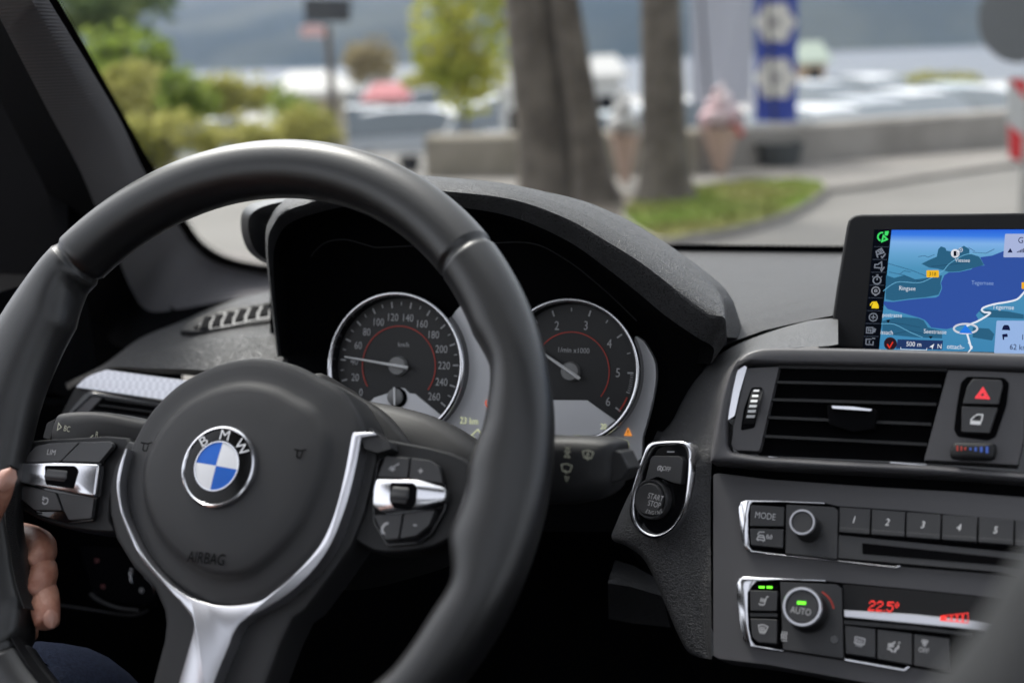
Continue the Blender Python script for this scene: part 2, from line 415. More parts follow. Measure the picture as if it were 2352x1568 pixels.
mb=MB(); mb.prism(PW.at(.0),[(-400,-250),(30,-150),(150,300),(160,640),(120,900),(-400,900)],-.33,-.31) ; ob('door_corner_panel',mb,M['void'],car)
# ------------------------------------------------------------------ dashboard
dash=thing('dashboard','black grained dashboard with curved instrument hood under the windscreen','dashboard',(0,.9,.9))
# far dash top below the glass
def P3(u,v,y): return aty(u,v,y)
far=[Vector((x,1.2,.963)) for x in [-.58+i*1.4/30 for i in range(31)]]
near_uv=[(655,748),(900,760),(1200,770),(1450,775),(1668,800),(1700,776),(1764,756),(1904,726),(2000,712),(2200,705),(2420,705)]
near=along(crv([tuple(P3(u,v,.875)) for u,v in near_uv],5),31)
midc=[a.lerp(b,.5)+Vector((0,0,.006)) for a,b in zip(far,near)]
mb=MB(); mb.loft([crv([tuple(p) for p in c],1) for c in (far,midc,near)]); ob('dash_top',mb,M['dtop'],dash,sharp=80)
# left end of the dash, grained pad falling to the door
T1=crv([tuple(P3(*p)) for p in [(150,880,.93),(236,838,.93),(322,777,1.0),(417,738,1.06),(520,695,1.10),(660,660,1.12)]],6)
T2=crv([tuple(P3(*p)) for p in [(152,886,.92),(238,840,.90),(345,792,.95),(440,764,.98),(545,740,1.0),(690,725,1.0)]],6)
T3=crv([tuple(P3(*p)) for p in [(154,890,.905),(240,842,.875),(350,812,.89),(450,790,.90),(560,775,.91),(720,775,.91)]],6)
T4=crv([tuple(P3(*p)) for p in [(156,894,.90),(240,846,.86),(350,846,.855),(470,850,.855),(590,870,.85),(760,890,.85)]],6)
T5=crv([tuple(P3(*p)) for p in [(158,896,.905),(242,849,.868),(350,856,.865),(470,866,.865),(590,892,.86),(760,920,.86)]],6)
mb=MB(); mb.loft([T1,T2,T3,T4,T5]); ob('left_dash_pad',mb,M['grain'],dash,sharp=75)
# defroster slot with slats
dv=None
def slotpt(u,v): return aty(u,v,1.0+(732-v)*.0012)
class Sl(Pl): pass
PD=Pl(aty(520,735,.985),62,-12)
mb=MB(); so_=[(412,756),(455,728),(520,708),(588,697),(650,689),(660,728),(588,741),(520,752),(475,760),(430,760)]
dv=ob('defroster_vent',mb.prism(PD,crv(so_,3,True),.004,.010,.0012),M['grain'],dash)
mb=MB(); mb.prism(PD,crv([(445,753),(480,731),(530,716),(588,707),(650,700),(655,724),(588,735),(530,748),(480,755)],3,True),.0085,.0104); ob('slot',mb,M['gloss'],dv)
for k,(u,v) in enumerate([(466,750),(492,745),(519,739),(546,733),(574,727),(602,721)]):
    mb=MB(); q=[PD.loc(u-9+14,v-23,.0106),PD.loc(u+1,v-14,.0106),PD.loc(u-5,v-2,.0106),PD.loc(u-7,v+6,.0106),PD.loc(u+14,v+3,.0106),PD.loc(u+15,v-12,.0106),PD.loc(u+22,v-22,.0106)]
    mb.prism(PD,q,.0104,.0116,.0004,px=False); ob('slat',mb,M['void'] if 0 else M['slat'],dv)
# silver trim strip and the outer side vent under it
PT=Pl(aty(290,885,.845),25,0)
mb=MB(); st_=rnd([(243,848),(412,871),(600,905),(600,955),(358,916),(172,889),(200,863)],[3,0,0,0,0,4,14])
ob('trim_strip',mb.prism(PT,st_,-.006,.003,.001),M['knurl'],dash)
sv=ob('side_vent',MB().prism(PT,rnd([(172,891),(358,918),(620,960),(600,1060),(335,1010),(135,960)],4),-.02,.0005,.001),M['black'],dash)
mb=MB(); mb.frame(PT,rnd([(195,900),(205,897),(360,925),(560,955),(540,1020),(310,985),(138,966)],3),rnd([(210,909),(362,932),(545,961),(530,1010),(310,975),(160,955)],3),.0005,.004,.001,80); ob('vent_frame',mb,M['gloss'],sv)
ob('vent_panel',MB().prism(PT,[(196,908),(236,911),(200,950),(160,956)],.0005,.003,.0005),M['fascia'],sv)
ob('vent_opening',MB().prism(PT,[(238,912),(365,933),(540,961),(528,1005),(322,970),(204,948)],.0005,.0015),M['void'],sv)
for v in (0,14,28):
    ob('louvre',MB().prism(PT,[(240-v,914+v),(362-v*.5,931+v),(362-v*.5,933.5+v),(239-v,916.5+v)],.0015,.004),M['black'],sv)
# instrument hood
st=[((638,820),(640,820),(646,815),.80),((625,700),(627,702),(633,702),.80),((611,560),(615,562),(628,592),.80),((622,506),(630,513),(641,541),.80),((644,474),(654,486),(666,513),.80),((690,450),(698,470),(716,493),.80),((760,424),(766,450),(801,473),.80),((900,406),(900,433),(930,462),.79),((1038,413),(1030,440),(1040,474),.785),((1176,428),(1176,458),(1176,498),.78),((1301,451),(1301,502),(1301,552),.78),((1388,480),(1388,551),(1388,612),.775),((1476,531),(1476,606),(1465,672),.77),((1551,582),(1560,671),(1530,726),.765),((1626,640),(1626,719),(1600,774),.76),((1658,680),(1660,727),(1632,792),.76),((1668,712),(1668,745),(1640,806),.76),((1670,775),(1669,785),(1632,836),.765)]
def hc(idx,dy,f=0): return crv([tuple(P3(s[idx][0]+(1090-s[idx][0])*f,s[idx][1]+(800-s[idx][1])*f,s[3]+dy)) for s in st],5)
A_=hc(0,.075); Bq=hc(1,.0); C_=hc(2,.012)
def mixc(a,b,f,dz): return [tuple(Vector(p).lerp(Vector(q),f)+Vector(dz)) for p,q in zip(a,b)]
A0=[tuple(Vector(p)+Vector((0,.05,-.012))) for p in A_]; A00=[tuple(Vector(p)+Vector((0,.16,-.08))) for p in A_]
nb=(0,-.004,.006)
loops=[A00,A0,A_,mixc(A_,Bq,.35,(0,-.002,.0045)),mixc(A_,Bq,.7,(0,-.002,.004)),mixc(A_,Bq,.9,(0,-.0015,.0018)),Bq,mixc(Bq,C_,.12,(0,-.0012,0)),mixc(Bq,C_,.5,(0,-.0008,0)),C_]
mb=MB(); mb.loft(loops); hood=ob('instrument_hood',mb,M['grain'],dash,sharp=80)
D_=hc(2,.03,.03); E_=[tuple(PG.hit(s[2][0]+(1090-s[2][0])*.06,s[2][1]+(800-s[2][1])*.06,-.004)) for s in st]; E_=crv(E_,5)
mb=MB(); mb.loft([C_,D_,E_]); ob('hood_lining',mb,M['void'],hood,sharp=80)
mb=MB()
for L_ in ([(715,590),(723,577),(748,557),(783,550),(813,554),(853,566),(876,568),(963,564),(1080,562),(1176,556),(1226,560),(1263,574),(1326,614),(1401,677),(1463,737)],):
    p=[tuple(P3(u,v,.83)) for u,v in L_]; mb.tube(crv(p,5),.00045,6)
ob('lens_edge',mb,M['black'],hood)
# rounded black bulge of unknown kind beyond the hood's left lip
sh=MB(); ring_=[[(700,452,.86),(640,456,.87),(585,466,.88),(560,482,.89),(553,505,.90),(556,540,.90),(570,575,.89),(600,600,.88),(640,615,.86)],
 [(700,458,.83),(645,464,.835),(600,476,.84),(577,492,.85),(570,512,.86),(573,543,.86),(585,573,.85),(610,596,.845),(645,612,.84)],
 [(700,500,.82),(660,505,.82),(630,512,.825),(610,522,.83),(602,535,.83),(605,552,.83),(615,572,.83),(630,590,.83),(650,605,.83)]]
for k in range(1): pass
R3=[[tuple(P3(*q)) for q in rr] for rr in ring_]
back=[tuple(Vector(p)+Vector((.01,.12,-.03))) for p in R3[0]]
sh.loft([crv(back,5)]+[crv(r_,5) for r_ in R3[:2]]); hs_=ob('dash_bulge',sh,M['leather'],dash,sharp=80)
cen=[tuple(P3(655,545,.83)) for _ in R3[2]]; sh=MB(); sh.loft([crv(r_,5) for r_ in (R3[1],R3[2],cen)]); ob('bulge_shade_face',sh,M['void'],hs_,sharp=80)  # near face in matt black, shade put into the colour
# console shoulder with grained leather surface, carrying the start switch
Lc=[(1925,724,.90),(1904,728,.885),(1860,736,.875),(1800,752,.87),(1740,772,.865),(1680,797,.86),(1630,830,.86),(1585,872,.86),(1548,925,.86),(1517,975,.86),(1492,1030,.86),(1468,1090,.86),(1440,1145,.86),(1418,1195,.855),(1405,1237,.85),(1440,1254,.84),(1478,1283,.825),(1507,1338,.81),(1534,1402,.79),(1558,1458,.775),(1581,1497,.765),(1610,1510,.755)]
Fc=[(1925,790),(1904,794),(1860,797),(1800,799),(1755,802),(1722,812),(1690,838),(1672,870),(1660,905),(1650,950),(1642,1000),(1636,1050),(1633,1100),(1632,1150),(1632,1200),(1632,1250),(1633,1300),(1633,1350),(1634,1400),(1634,1450),(1635,1490),(1635,1513)]
def fpt(u,v):
    p=PV.hit(u,v,-.010); q=PR.hit(u,v,-.004)
    t_=min(1,max(0,(v-950)/150)); return p.lerp(q,t_)
Lq=[P3(*p) for p in Lc]; Fq=[fpt(*p) for p in Fc]
def mix3(f,h,i): 
    p=Lq[i].lerp(Fq[i],f); return p+(EYE-p).normalized()*h
# pull the middle on to the switch plane
mid=[];mid2=[];mid0=[]
for i in range(len(Lc)):
    u=Lc[i][0]*.22+Fc[i][0]*.78; v=Lc[i][1]*.22+Fc[i][1]*.78
    p=mix3(.78,.006,i); q=PS.hit(u,v,-.0022); w_=min(1,max(0,(v-960)/100)); mid.append(p.lerp(q,w_))
    u=Lc[i][0]*.88+Fc[i][0]*.12; v=Lc[i][1]*.88+Fc[i][1]*.12
    p=mix3(.12,.004,i); q=PS.hit(u,v,-.0025); mid0.append(p.lerp(q,w_))
    u=Lc[i][0]*.5+Fc[i][0]*.5; v=Lc[i][1]*.5+Fc[i][1]*.5
    p=mix3(.5,.008,i); q=PS.hit(u,v,-.0018); mid2.append(p.lerp(q,w_))
Lq2=[]
for i in range(len(Lc)):
    w_=min(1,max(0,(Lc[i][1]-960)/100)); Lq2.append(Lq[i].lerp(PS.hit(Lc[i][0],Lc[i][1],-.006),w_))
Lback=[p+Vector((.01,.07,-.03)) for p in Lq2]
mb=MB(); mb.loft([crv([tuple(p) for p in c],4) for c in (Lback,Lq2,mid0,mid2,mid,Fq)]); sho=ob('console_shoulder',mb,M['grainb'],dash,sharp=70)
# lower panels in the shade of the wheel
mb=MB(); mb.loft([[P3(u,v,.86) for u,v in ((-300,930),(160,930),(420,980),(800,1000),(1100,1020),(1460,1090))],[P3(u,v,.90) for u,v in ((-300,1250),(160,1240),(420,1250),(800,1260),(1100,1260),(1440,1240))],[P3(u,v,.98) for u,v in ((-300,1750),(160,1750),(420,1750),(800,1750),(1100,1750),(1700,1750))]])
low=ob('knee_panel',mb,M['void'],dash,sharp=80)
mb=MB(); q=[(1413,1288,.80),(1490,1316,.80),(1520,1352,.80),(1396,1338,.80)]; mb.loft([[P3(1413,1285,.84),P3(1455,1298,.84),P3(1512,1330,.83)],[P3(1402,1318,.815),P3(1450,1330,.815),P3(1520,1356,.81)],[P3(1396,1338,.81),P3(1445,1346,.81),P3(1522,1368,.80)],[P3(1398,1420,.83),P3(1450,1430,.83),P3(1540,1440,.82)]]); ob('column_side_panel',mb,M['grainb'],dash,sharp=60)
mb=MB(); mb.tube([P3(u,v,.865) for u,v in crv([(340,1400),(300,1412),(200,1398),(60,1378)],6)],.0012,6); mb.tube([P3(u,v,.86) for u,v in crv([(318,1401),(270,1395),(225,1377),(207,1362)],6)],.0016,6); ob('panel_edge',mb,M['grainb'],dash)
ob('dash_gap_backing',MB().add([P3(u,v,.93) for u,v in ((620,1250),(620,660),(800,540),(1100,500),(1400,590),(1640,745),(1760,800),(1760,1250))],[tuple(range(8))]),M['void'],dash)  # black filler sheet added behind the dash to stop light leaks
# light switch
PL=Pl(P3(260,1320,.868),15,0)
ls=thing('light_switch','small dark headlamp switch with fog lamp buttons low behind the wheel','light switch',PL.hit(260,1380,0))
mb=MB(); ob('switch_plate',mb.prism(PL,rnd([(180,1250),(300,1262),(350,1330),(360,1400),(215,1370)],12),-.02,.001,.001),M['gloss'],ls)
mb=MB(); mb.icon(PL,223,1287,15,[arc(.5,-90,90,8,.1,0)+[(.1,.5),(.1,-.5)],[(-.2,.5),(-.8,.3)],[(-.2,0),(-.8,-.1)],[(-.2,-.5),(-.8,-.6)]],.13,.0014); ob('symbol',mb,M['pinkp'],ls); mb=MB(); mb.icon(PL,236,1346,15,[arc(.5,90,270,8,-.1,0)+[(-.1,-.5),(-.1,.5)],[(.2,.5),(.8,.3)],[(.2,0),(.8,-.1)],[(.2,-.5),(.8,-.6)]],.13,.0014); ob('symbol',mb,M['pinkp'],ls); mb=MB(); mb.icon(PL,325,1355,14,[arc(.4,0,360,10)]+[[(.6*math.cos(a),.6*math.sin(a)),(.95*math.cos(a),.95*math.sin(a))] for a in [i*math.pi/4 for i in range(8)]],.14,.0076); ob('symbol',mb,M['greyp'],ls)
mb=MB(); mb.lathe(PL.hit(338,1355,0),PL.n,[(.0,.007),(.0105,.007),(.012,.006),(.0125,.001)],32,ref=PL.ex); ob('knob',mb,M['gloss'],ls)
mb=MB(); mb.tube([PL.hit(u,v,.003) for u,v in crv([(306,1318),(300,1305),(297,1312),(303,1340),(318,1370),(336,1392)],5)],.0004,6); ob('knob_ring',mb,M['chrome'],ls)
# ------------------------------------------------------------------ instrument cluster
clu=thing('instrument_cluster','twin dial instrument cluster with chrome rings inside the dark hood','instrument cluster',PG.hit(1110,900,0))
ob('back_panel',MB().prism(PG,crv([(738,880),(745,960),(880,1080),(1200,1140),(1448,1074),(1476,1004),(1501,909),(1507,850),(1496,812),(1462,772),(1400,790),(1300,800),(1200,770),(1120,700),(1080,690),(1045,715),(1000,780),(900,820),(790,845)],3,True),-.006,0,.0005),M['silverpanel'],clu)  # top cut away so the black behind stands for the hood's shade
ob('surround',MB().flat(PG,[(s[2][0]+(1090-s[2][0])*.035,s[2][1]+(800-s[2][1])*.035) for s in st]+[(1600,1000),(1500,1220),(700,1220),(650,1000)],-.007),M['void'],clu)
def gauge(name,u,v,rpx,vals,angf,numr,numh,unit,upos,needle_v,a_from,a_to,minor,lower,red=None):
    o=ob(name,MB().lathe(PG.hit(u,v,.0005),PG.n,[(0,.0015),(rpx*PG.mpp(u,v),.0015)],64,ref=PG.ex),M['dial'],clu)
    c=PG.loc(u,v,.003); r=rpx*PG.mpp(u,v); C0=lambda h:PG.pt(c[0],c[1],h)
    C=lambda a,q,h=.003:(c[0]+r*q*math.cos(R(a)),c[1]+r*q*math.sin(R(a)))
    mb=MB(); mb.lathe(C0(0),PG.n,[(r*1.035,0),(r*1.03,.009)],72,ref=PG.ex); mb.lathe(C0(0),PG.n,[(r*.965,.009),(r*.94,.0016)],72,ref=PG.ex); ob('bezel_wall',mb,M['gloss'],o)
    mb=MB(); mb.lathe(C0(.0095),PG.n,[(r*(1.0+.036*math.cos(R(q))),r*.036*math.sin(R(q))) for q in range(0,361,30)],96,ref=PG.ex); ob('chrome_ring',mb,M['chrome'],o)
    mb=MB(); mi=MB()
    for k,val in enumerate(vals):
        a=angf(val); mb.stroke(PG,[C(a,.815),C(a,.90)],r*.021,.0028,px=False)
    for val in minor:
        a=angf(val); mb.stroke(PG,[C(a,.845),C(a,.895)],r*.013,.0028,px=False)
    ob('scale_marks',mb,M['greyp'],o)
    mb=MB()
    for val in vals:
        a,b=C(angf(val),numr if val not in lower else numr); 
        vs,fs=glyph(str(val)); k=numh*r/.70; ys=[p[1] for p in vs]; y0=(min(ys)+max(ys))/2; xs=[p[0] for p in vs]; x0=(min(xs)+max(xs))/2
        mb.add([PG.pt(a+(p[0]-x0)*k*.82,b+(p[1]-y0)*k,.0028) for p in vs],fs)
    ob('numerals',mb,M['greyp'],o)
    mb=MB(); mb.text(PG,unit,upos[0],upos[1],upos[2],.0028,sx=.9); ob('unit_mark',mb,M['greyp'],o)
    mb=MB(); mb.stroke(PG,[C(a_from+(a_to-a_from)*k/60,.555) for k in range(61)],r*.014,.0028,px=False)
    if red: mb.stroke(PG,[C(red[0]+(red[1]-red[0])*k/12,.885) for k in range(13)],r*.022,.0028,px=False)
    ob('red_scale',mb,M['redp'],o)
    mb=MB(); mb.lathe(C0(.002),PG.n,[(r*.14,0),(r*.135,.003),(r*.12,.0042),(0,.0045)],32,ref=PG.ex); ob('needle_cap',mb,M['hub'],o)
    a=angf(needle_v); d=PG.ex*math.cos(R(a))+PG.ey*math.sin(R(a)); s_=PG.n.cross(d)
    mb=MB(); h0=.0070
    def sect(q,w,t): p=C0(h0)+d*(r*q); return [p-s_*w,p-s_*w*.3+PG.n*t,p+s_*w*.3+PG.n*t,p+s_*w]
    mb.loft([sect(-.19,.0011,.0018),sect(-.14,.0014,.002),sect(.2,.0011,.0016),sect(.80,.0006,.0008)]); ob('needle',mb,M['white'],o,sharp=20)
    return o,C,r,C0
angS=lambda x:90+(130-x)/130*125.5
sp,Cs,rs,C0s=gauge('speedometer',915,840,164,list(range(0,261,20)),angS,.685,.105,'km/h',(927,791,11),43.5,214,-34,[x for x in range(10,260,20)],())
angT=lambda x:74-(x-3)*36.3
ta,Ct,rt_,C0t=gauge('tachometer',1311,853,163,[0,1,2,3,4,5,6],angT,.68,.125,'1/min x1000',(1318,804,12),.93,214,-36,[.5,1.5,2.5,3.5,4.5,5.5],(),red=(angT(5.62),angT(6.03)))
mb=MB()
for k in range(1,10): a=angT(5+k*.055); mb.stroke(PG,[Ct(a,.855),Ct(a,.90)],rt_*.008,.0028,px=False)
ob('fine_marks',mb,M['greyp'],ta)
ob('lower_display',MB().prism(PG,[(800,975),(859,913),(895,901),(908,890),(928,891),(940,903),(953,904),(1013,954),(1006,964),(960,1000),(900,1004)],.0016,.0034,.0004),M['silverpanel'],sp)
mb=MB(); cc=PG.hit(909,911,.0034); mb.lathe(cc,PG.n,[(.0062,0),(.0060,.002),(.0048,.003),(0,.0032)],28,ref=PG.ex); g2=ob('small_gauge_cap',mb,M['hub'],sp)
mb=MB(); mb.stroke(PG,[(905,889),(906,930)],5,.0072); ob('small_needle',mb,M['white'],sp)
mb=MB(); mb.lathe(PG.hit(914,913,.0033),PG.n,[(.0073,0),(.0073,.0008),(.0,.0008)],28,ref=PG.ex); ob('small_gauge_well',mb,M['void'],sp)
ob('lower_display',MB().prism(PG,[(1215,918),(1348,919),(1413,965),(1363,1008),(1310,1018),(1250,1005)],.0016,.0034,.0004),M['silverpanel'],ta)
mb=MB(); mb.text(PG,'20',1386,979,13,.0038,sx=.8); mb.text(PG,'10',1326,1005,12,.0038,sx=.8); ob('readout',mb,M['lwarm'],ta)
mb=MB(); mb.text(PG,'23 km',1077,966,15,.0006,sx=.85); ob('distance_readout',mb,M['lwarm'],clu); mb=MB(); mb.stroke(PG,[(1086,1025),(1088,1004),(1079,1003),(1097,986),(1115,1006),(1106,1005),(1105,1030)],2.6,.0006); ob('arrow_lamp',mb,M['lwarm'],clu); mb=MB(); mb.flat(PG,[(1123,959),(1133,960),(1133,976),(1123,974)],.0006); ob('readout',mb,M['lwarm'],clu); mb=MB(); mb.flat(PG,crv([(1413,1010),(1440,1012),(1441,1030),(1412,1027)],3,True),.0006);ob('readout',mb,M['lwarm'],clu); mb=MB(); mb.flat(PG,[(1430,1050),(1440,1050),(1438,1080),(1428,1060)],.0006); ob('readout',mb,M['lwarm'],clu)
mb=MB(); mb.icon(PG,1124,925,20,[arc(.9,140,330,12)],.14,.0006); mb.stroke(PG,[(1127,918),(1127,927)],4,.0006); ob('tyre_lamp',mb,M['lorange'],clu)
mb=MB(); 
for tri in ([(1433,1000),(1452,1001),(1442.5,981)],): mb.flat(PG,tri,.0006)
ob('warning_triangle',mb,M['lamber'],clu)
mb=MB(); mb.stroke(PG,[(1442.4,987),(1442.2,994)],2,.0009); mb.stroke(PG,[(1442.2,996),(1442.2,998)],2,.0009); ob('exclamation_mark',mb,M['void'],clu)
mb=MB(); mb.stroke(PG,crv([(1423,1020),(1430,1020),(1431,1030),(1424,1030)],2,True),2.2,.0006,closed=True); ob('fuel_lamp',mb,M['lamber'],clu)
mb=MB(); mb.stroke(PG,[(750,600),(768,592),(790,596),(786,616),(800,622),(775,622),(752,608)],2,-.0065); ob('lens_reflection_mark',mb,M['dimp'],clu) if False else None
# ------------------------------------------------------------------ steering wheel
whl=thing('steering_wheel','black leather three spoke steering wheel with satin spoke and round badge','steering wheel',PW.hit(505,1073,-.03))
inn=[(1150,800),(1133,870),(1120,960),(1106,1020),(1075,1050),(1074,1130),(1055,1180),(1026,1238),(1030,1262),(1050,1300),(1046,1330),(1000,1395),(875,1568)]
tab=sorted([(math.degrees(math.atan2(*PW.loc(u,v)[::-1])),math.hypot(*PW.loc(u,v))) for u,v in inn])
tl=sorted([(math.degrees(math.atan2(*PW.loc(u,v)[::-1]))%360,math.hypot(*PW.loc(u,v))) for u,v in [(180,718),(112,850),(80,940),(66,1000),(62,1020),(40,1190),(52,1260),(62,1330),(85,1400)]])
RIN,ROUT=.1535,.1868
def interp(T,x,d0):
    if x<=T[0][0] or x>=T[-1][0]: return None
    for i in range(len(T)-1):
        if T[i][0]<=x<=T[i+1][0]: return T[i][1]+(T[i+1][1]-T[i][1])*(x-T[i][0])/(T[i+1][0]-T[i][0])
def rin(a):
    a=(a+180)%360-180
    x=interp(tab,a,RIN)
    if x is None: x=interp(tl,a%360,RIN)
    if x is None: return RIN
    return max(.118,min(.158,x))
sA=[math.degrees(math.atan2(*PW.loc(1085,585)[::-1])),math.degrees(math.atan2(*PW.loc(185,607)[::-1])),-48,228-360]
angs=sorted([k*1.5 for k in range(-120,120)]+[s+d for s in sA for d in (-1.1,-.7,-.35,-.1,.1,.35,.7,1.1)])
raw=[rin(a) for a in angs]; N_=len(angs)
sm=[sum(raw[(i+k)%N_] for k in range(-2,3))/5 for i in range(N_)]
loops=[]
for a,ri in zip(angs,sm):
    g_=0
    for s in sA:
        d=abs((a-s+180)%360-180)
        if d<1.1: g_=max(g_,.0016*(1-d/1.1)**.8)
    rc=(ri+ROUT)/2; ra=(ROUT-ri)/2-g_; rb=.0172-g_; L=[]
    for k in range(28):
        q=2*math.pi*k/28; x=math.cos(q); z=math.sin(q); ex_=.92
        L.append(PW.pt((rc+ra*math.copysign(abs(x)**ex_,x))*math.cos(R(a)),(rc+ra*math.copysign(abs(x)**ex_,x))*math.sin(R(a)),rb*math.copysign(abs(z)**ex_,z)))
    loops.append(L)
mb=MB(); 
vs=[p for l in loops for p in l]; fs=[]
for i in range(N_):
    j=(i+1)%N_
    for k in range(28): fs.append((i*28+k,j*28+k,j*28+(k+1)%28,i*28+(k+1)%28))
mb.add(vs,fs); rim=ob('rim',mb,M['leather'],whl,sharp=80)
mb=MB()          # cross stitching along the inner edge
for k in range(150):
    a=188+k*.62
    if 196<a<199: pass
    r0=rin(a)+.0006; h=.006
    p=PW.pt(r0*math.cos(R(a)),r0*math.sin(R(a)),h+.004); q=PW.pt((r0-.0006)*math.cos(R(a+.35)),(r0-.0006)*math.sin(R(a+.35)),h-.003)
    mb.tube([p,(p+q)/2-PW.pt(0,0,0)*0+(PW.n*.0005),q],.0006,5)
ob('stitching',mb,M['black'],rim)
pad_o=crv([(590,815),(663,829),(725,859),(773,886),(800,921),(820,959),(828,1000),(822,1050),(805,1110),(778,1172),(738,1247),(670,1322),(588,1382),(515,1391),(450,1376),(375,1326),(325,1268),(300,1218),(283,1165),(276,1100),(284,1040),(300,1000),(330,948),(370,902),(412,868),(470,838),(530,820)],4,True)
# back cover, collar and column shroud behind the airbag
PWd=PW
mb=MB(); mb.dome(PW.at(-.052),crv([(700,850),(760,876),(814,905),(913,925),(1013,957),(1105,1022),(1135,1090),(1120,1170),(1020,1240),(900,1290),(700,1330),(560,1250),(540,1000)],4,True),(830,1120),[(1,-.05),(1,-.02),(.985,-.008),(.95,0),(.85,.006),(.6,.010)]); ob('column_shroud',mb,M['black'],whl,sharp=60)
mb=MB(); mb.dome(PW.at(-.036),crv([(640,850),(730,862),(814,903),(872,940),(912,982),(938,1022),(936,1080),(860,1130),(700,1180),(560,1100),(560,920)],4,True),(750,1050),[(1,-.03),(1,-.008),(.98,-.002),(.93,0),(.6,.003)]); ob('hub_collar',mb,M['black'],whl,sharp=60)
# spoke plates
ob('spoke',MB().prism(PW,crv([(840,985),(868,1003),(985,1025),(1068,1052),(1092,1100),(1074,1170),(1030,1240),(960,1264),(885,1270),(835,1255),(800,1200)],2,True),-.026,-.009,.003),M['black'],whl)
ob('spoke',MB().prism(PW,crv([(-25,1060),(20,1028),(62,1011),(180,1003),(292,1003),(300,1060),(262,1110),(252,1190),(262,1224),(150,1212),(75,1186),(20,1150),(-25,1120)],2,True),-.026,-.009,.003),M['black'],whl)
lowp=[(838,1000),(868,1006),(866,1060),(852,1120),(838,1176),(808,1251),(763,1316),(700,1400),(672,1420),(645,1476),(610,1568),(570,1740),(300,1740),(346,1568),(372,1470),(376,1430),(372,1401),(350,1351),(300,1301),(262,1238),(248,1180),(246,1120),(258,1070),(290,1010),(500,1050)]
ob('spoke',MB().prism(PW,lowp,-.03,-.006,.004),M['pad'],whl)
# satin bezel running round the airbag and down the lower spoke
bo=[(809,997),(812,992),(858,992),(866,997),(830,1004)]+crv([(828,1006),(822,1045),(808,1110),(789,1176),(758,1252),(716,1312),(668,1358),(620,1390),(570,1416)],5)[1:]+crv([(550,1432),(534,1458),(522,1490),(490,1568),(440,1720)],4)+crv([(362,1720),(410,1568),(430,1500),(444,1450),(444,1425),(430,1402)],4)+crv([(412,1380),(370,1337),(325,1284),(295,1228),(275,1172),(267,1115),(273,1072),(288,1030)],5)+crv([(291,1030),(280,1075),(274,1117),(281,1170),(301,1220),(330,1275),(372,1325),(410,1356),(450,1377),(515,1391),(590,1382),(630,1357),(672,1322),(716,1276),(745,1234),(770,1172),(791,1090),(807,1004)],5)
ob('spoke_bezel',MB().prism(PW,bo,-.010,.0035,.0007),M['satin'],whl,sharp=85)
ob('bezel_cap',MB().prism(PW,rnd([(812,994),(818,992),(860,995),(893,1012),(899,1030),(866,1040),(836,1030),(829,1004)],3),-.02,.0015,.002),M['pad'],whl)
cov=ob('airbag_cover',MB().dome(PW,pad_o,(525,1112),[(1,-.042),(1,-.0085),(.994,-.0058),(.98,-.0040),(.955,-.0030),(.91,-.0023),(.86,-.0018),(.81,-.0012),(.785,-.0006),(.765,.0008),(.74,.0020),(.70,.0027),(.55,.0036),(.3,.0043),(.12,.0045)]),M['pad'],whl,sharp=60)
mb=MB(); mb.text(PW,'AIRBAG',473,1281,26,.0041,sx=.78,rot=1); ob('lettering',mb,M['void'],cov)
mb=MB()
for (u,v) in ((334,1026),(687,1042)):
    mb=MB(); mb.icon(PW,u,v,34,[[(-.9,.55),(.2,.45),(.95,.7)],[(-.35,.4),(-.3,-.4),(-.05,-.55),(.3,-.5),(.45,.35)]],.09,.0042 if u>500 else .0024); ob('horn_symbol',mb,M['void'],cov)
# badge
ec=PW.hit(506,1073,.0042); er=.0229; ang0=86
bdg=ob('badge',MB().lathe(ec,PW.n,[(er*1.0,-.001),(er*.995,.0016),(er*.97,.0028),(er*.93,.0032),(er*.90,.0026)],64,ref=PW.ex),M['chrome'],whl)
ob('badge_ring',MB().lathe(ec,PW.n,[(er*.905,.0024),(er*.75,.0032),(er*.60,.0036)],64,ref=PW.ex),mat('badge_black',(.003,.003,.003),.22,spec=.25),bdg)
for k in range(4):
    a0=ang0+90*k
    m_=MB(); m_.lathe(ec,PW.n,[(er*.57,.0039),(er*.3,.0043),(0,.0045)],14,a0,a0+90,ref=PW.ex); ob('badge_quarter',m_,M['blue'] if k%2==0 else M['ewhite'],bdg)
mb=MB(); mb.lathe(ec,PW.n,[(er*.605,.0034),(er*.60,.0042),(er*.575,.0042),(er*.57,.0036)],64,ref=PW.ex); ob('badge_inner_ring',mb,M['chrome'],bdg)
mb=MB(); e_=PW.loc(506,1073,.0042)
for ch,a in (('B',ang0+45),('M',ang0),('W',ang0-45)):
    vs,fs=glyph(ch); k=er*.25/.70; ys=[p[1] for p in vs]; y0=(min(ys)+max(ys))/2; t_=a-90; xs=[p[0] for p in vs]; x0=(min(xs)+max(xs))/2
    for lev in (0,):
        out=[]
        for p in vs:
            x=(p[0]-x0)*k*1.1; y=(p[1]-y0)*k; out.append(PW.pt(e_[0]+er*.755*math.cos(R(a))+x*math.cos(R(t_))-y*math.sin(R(t_)),e_[1]+er*.755*math.sin(R(a))+x*math.sin(R(t_))+y*math.cos(R(t_)),.0042+.0039))
        mb.add(out,fs)
ob('badge_letters',mb,M['ewhite'],bdg)
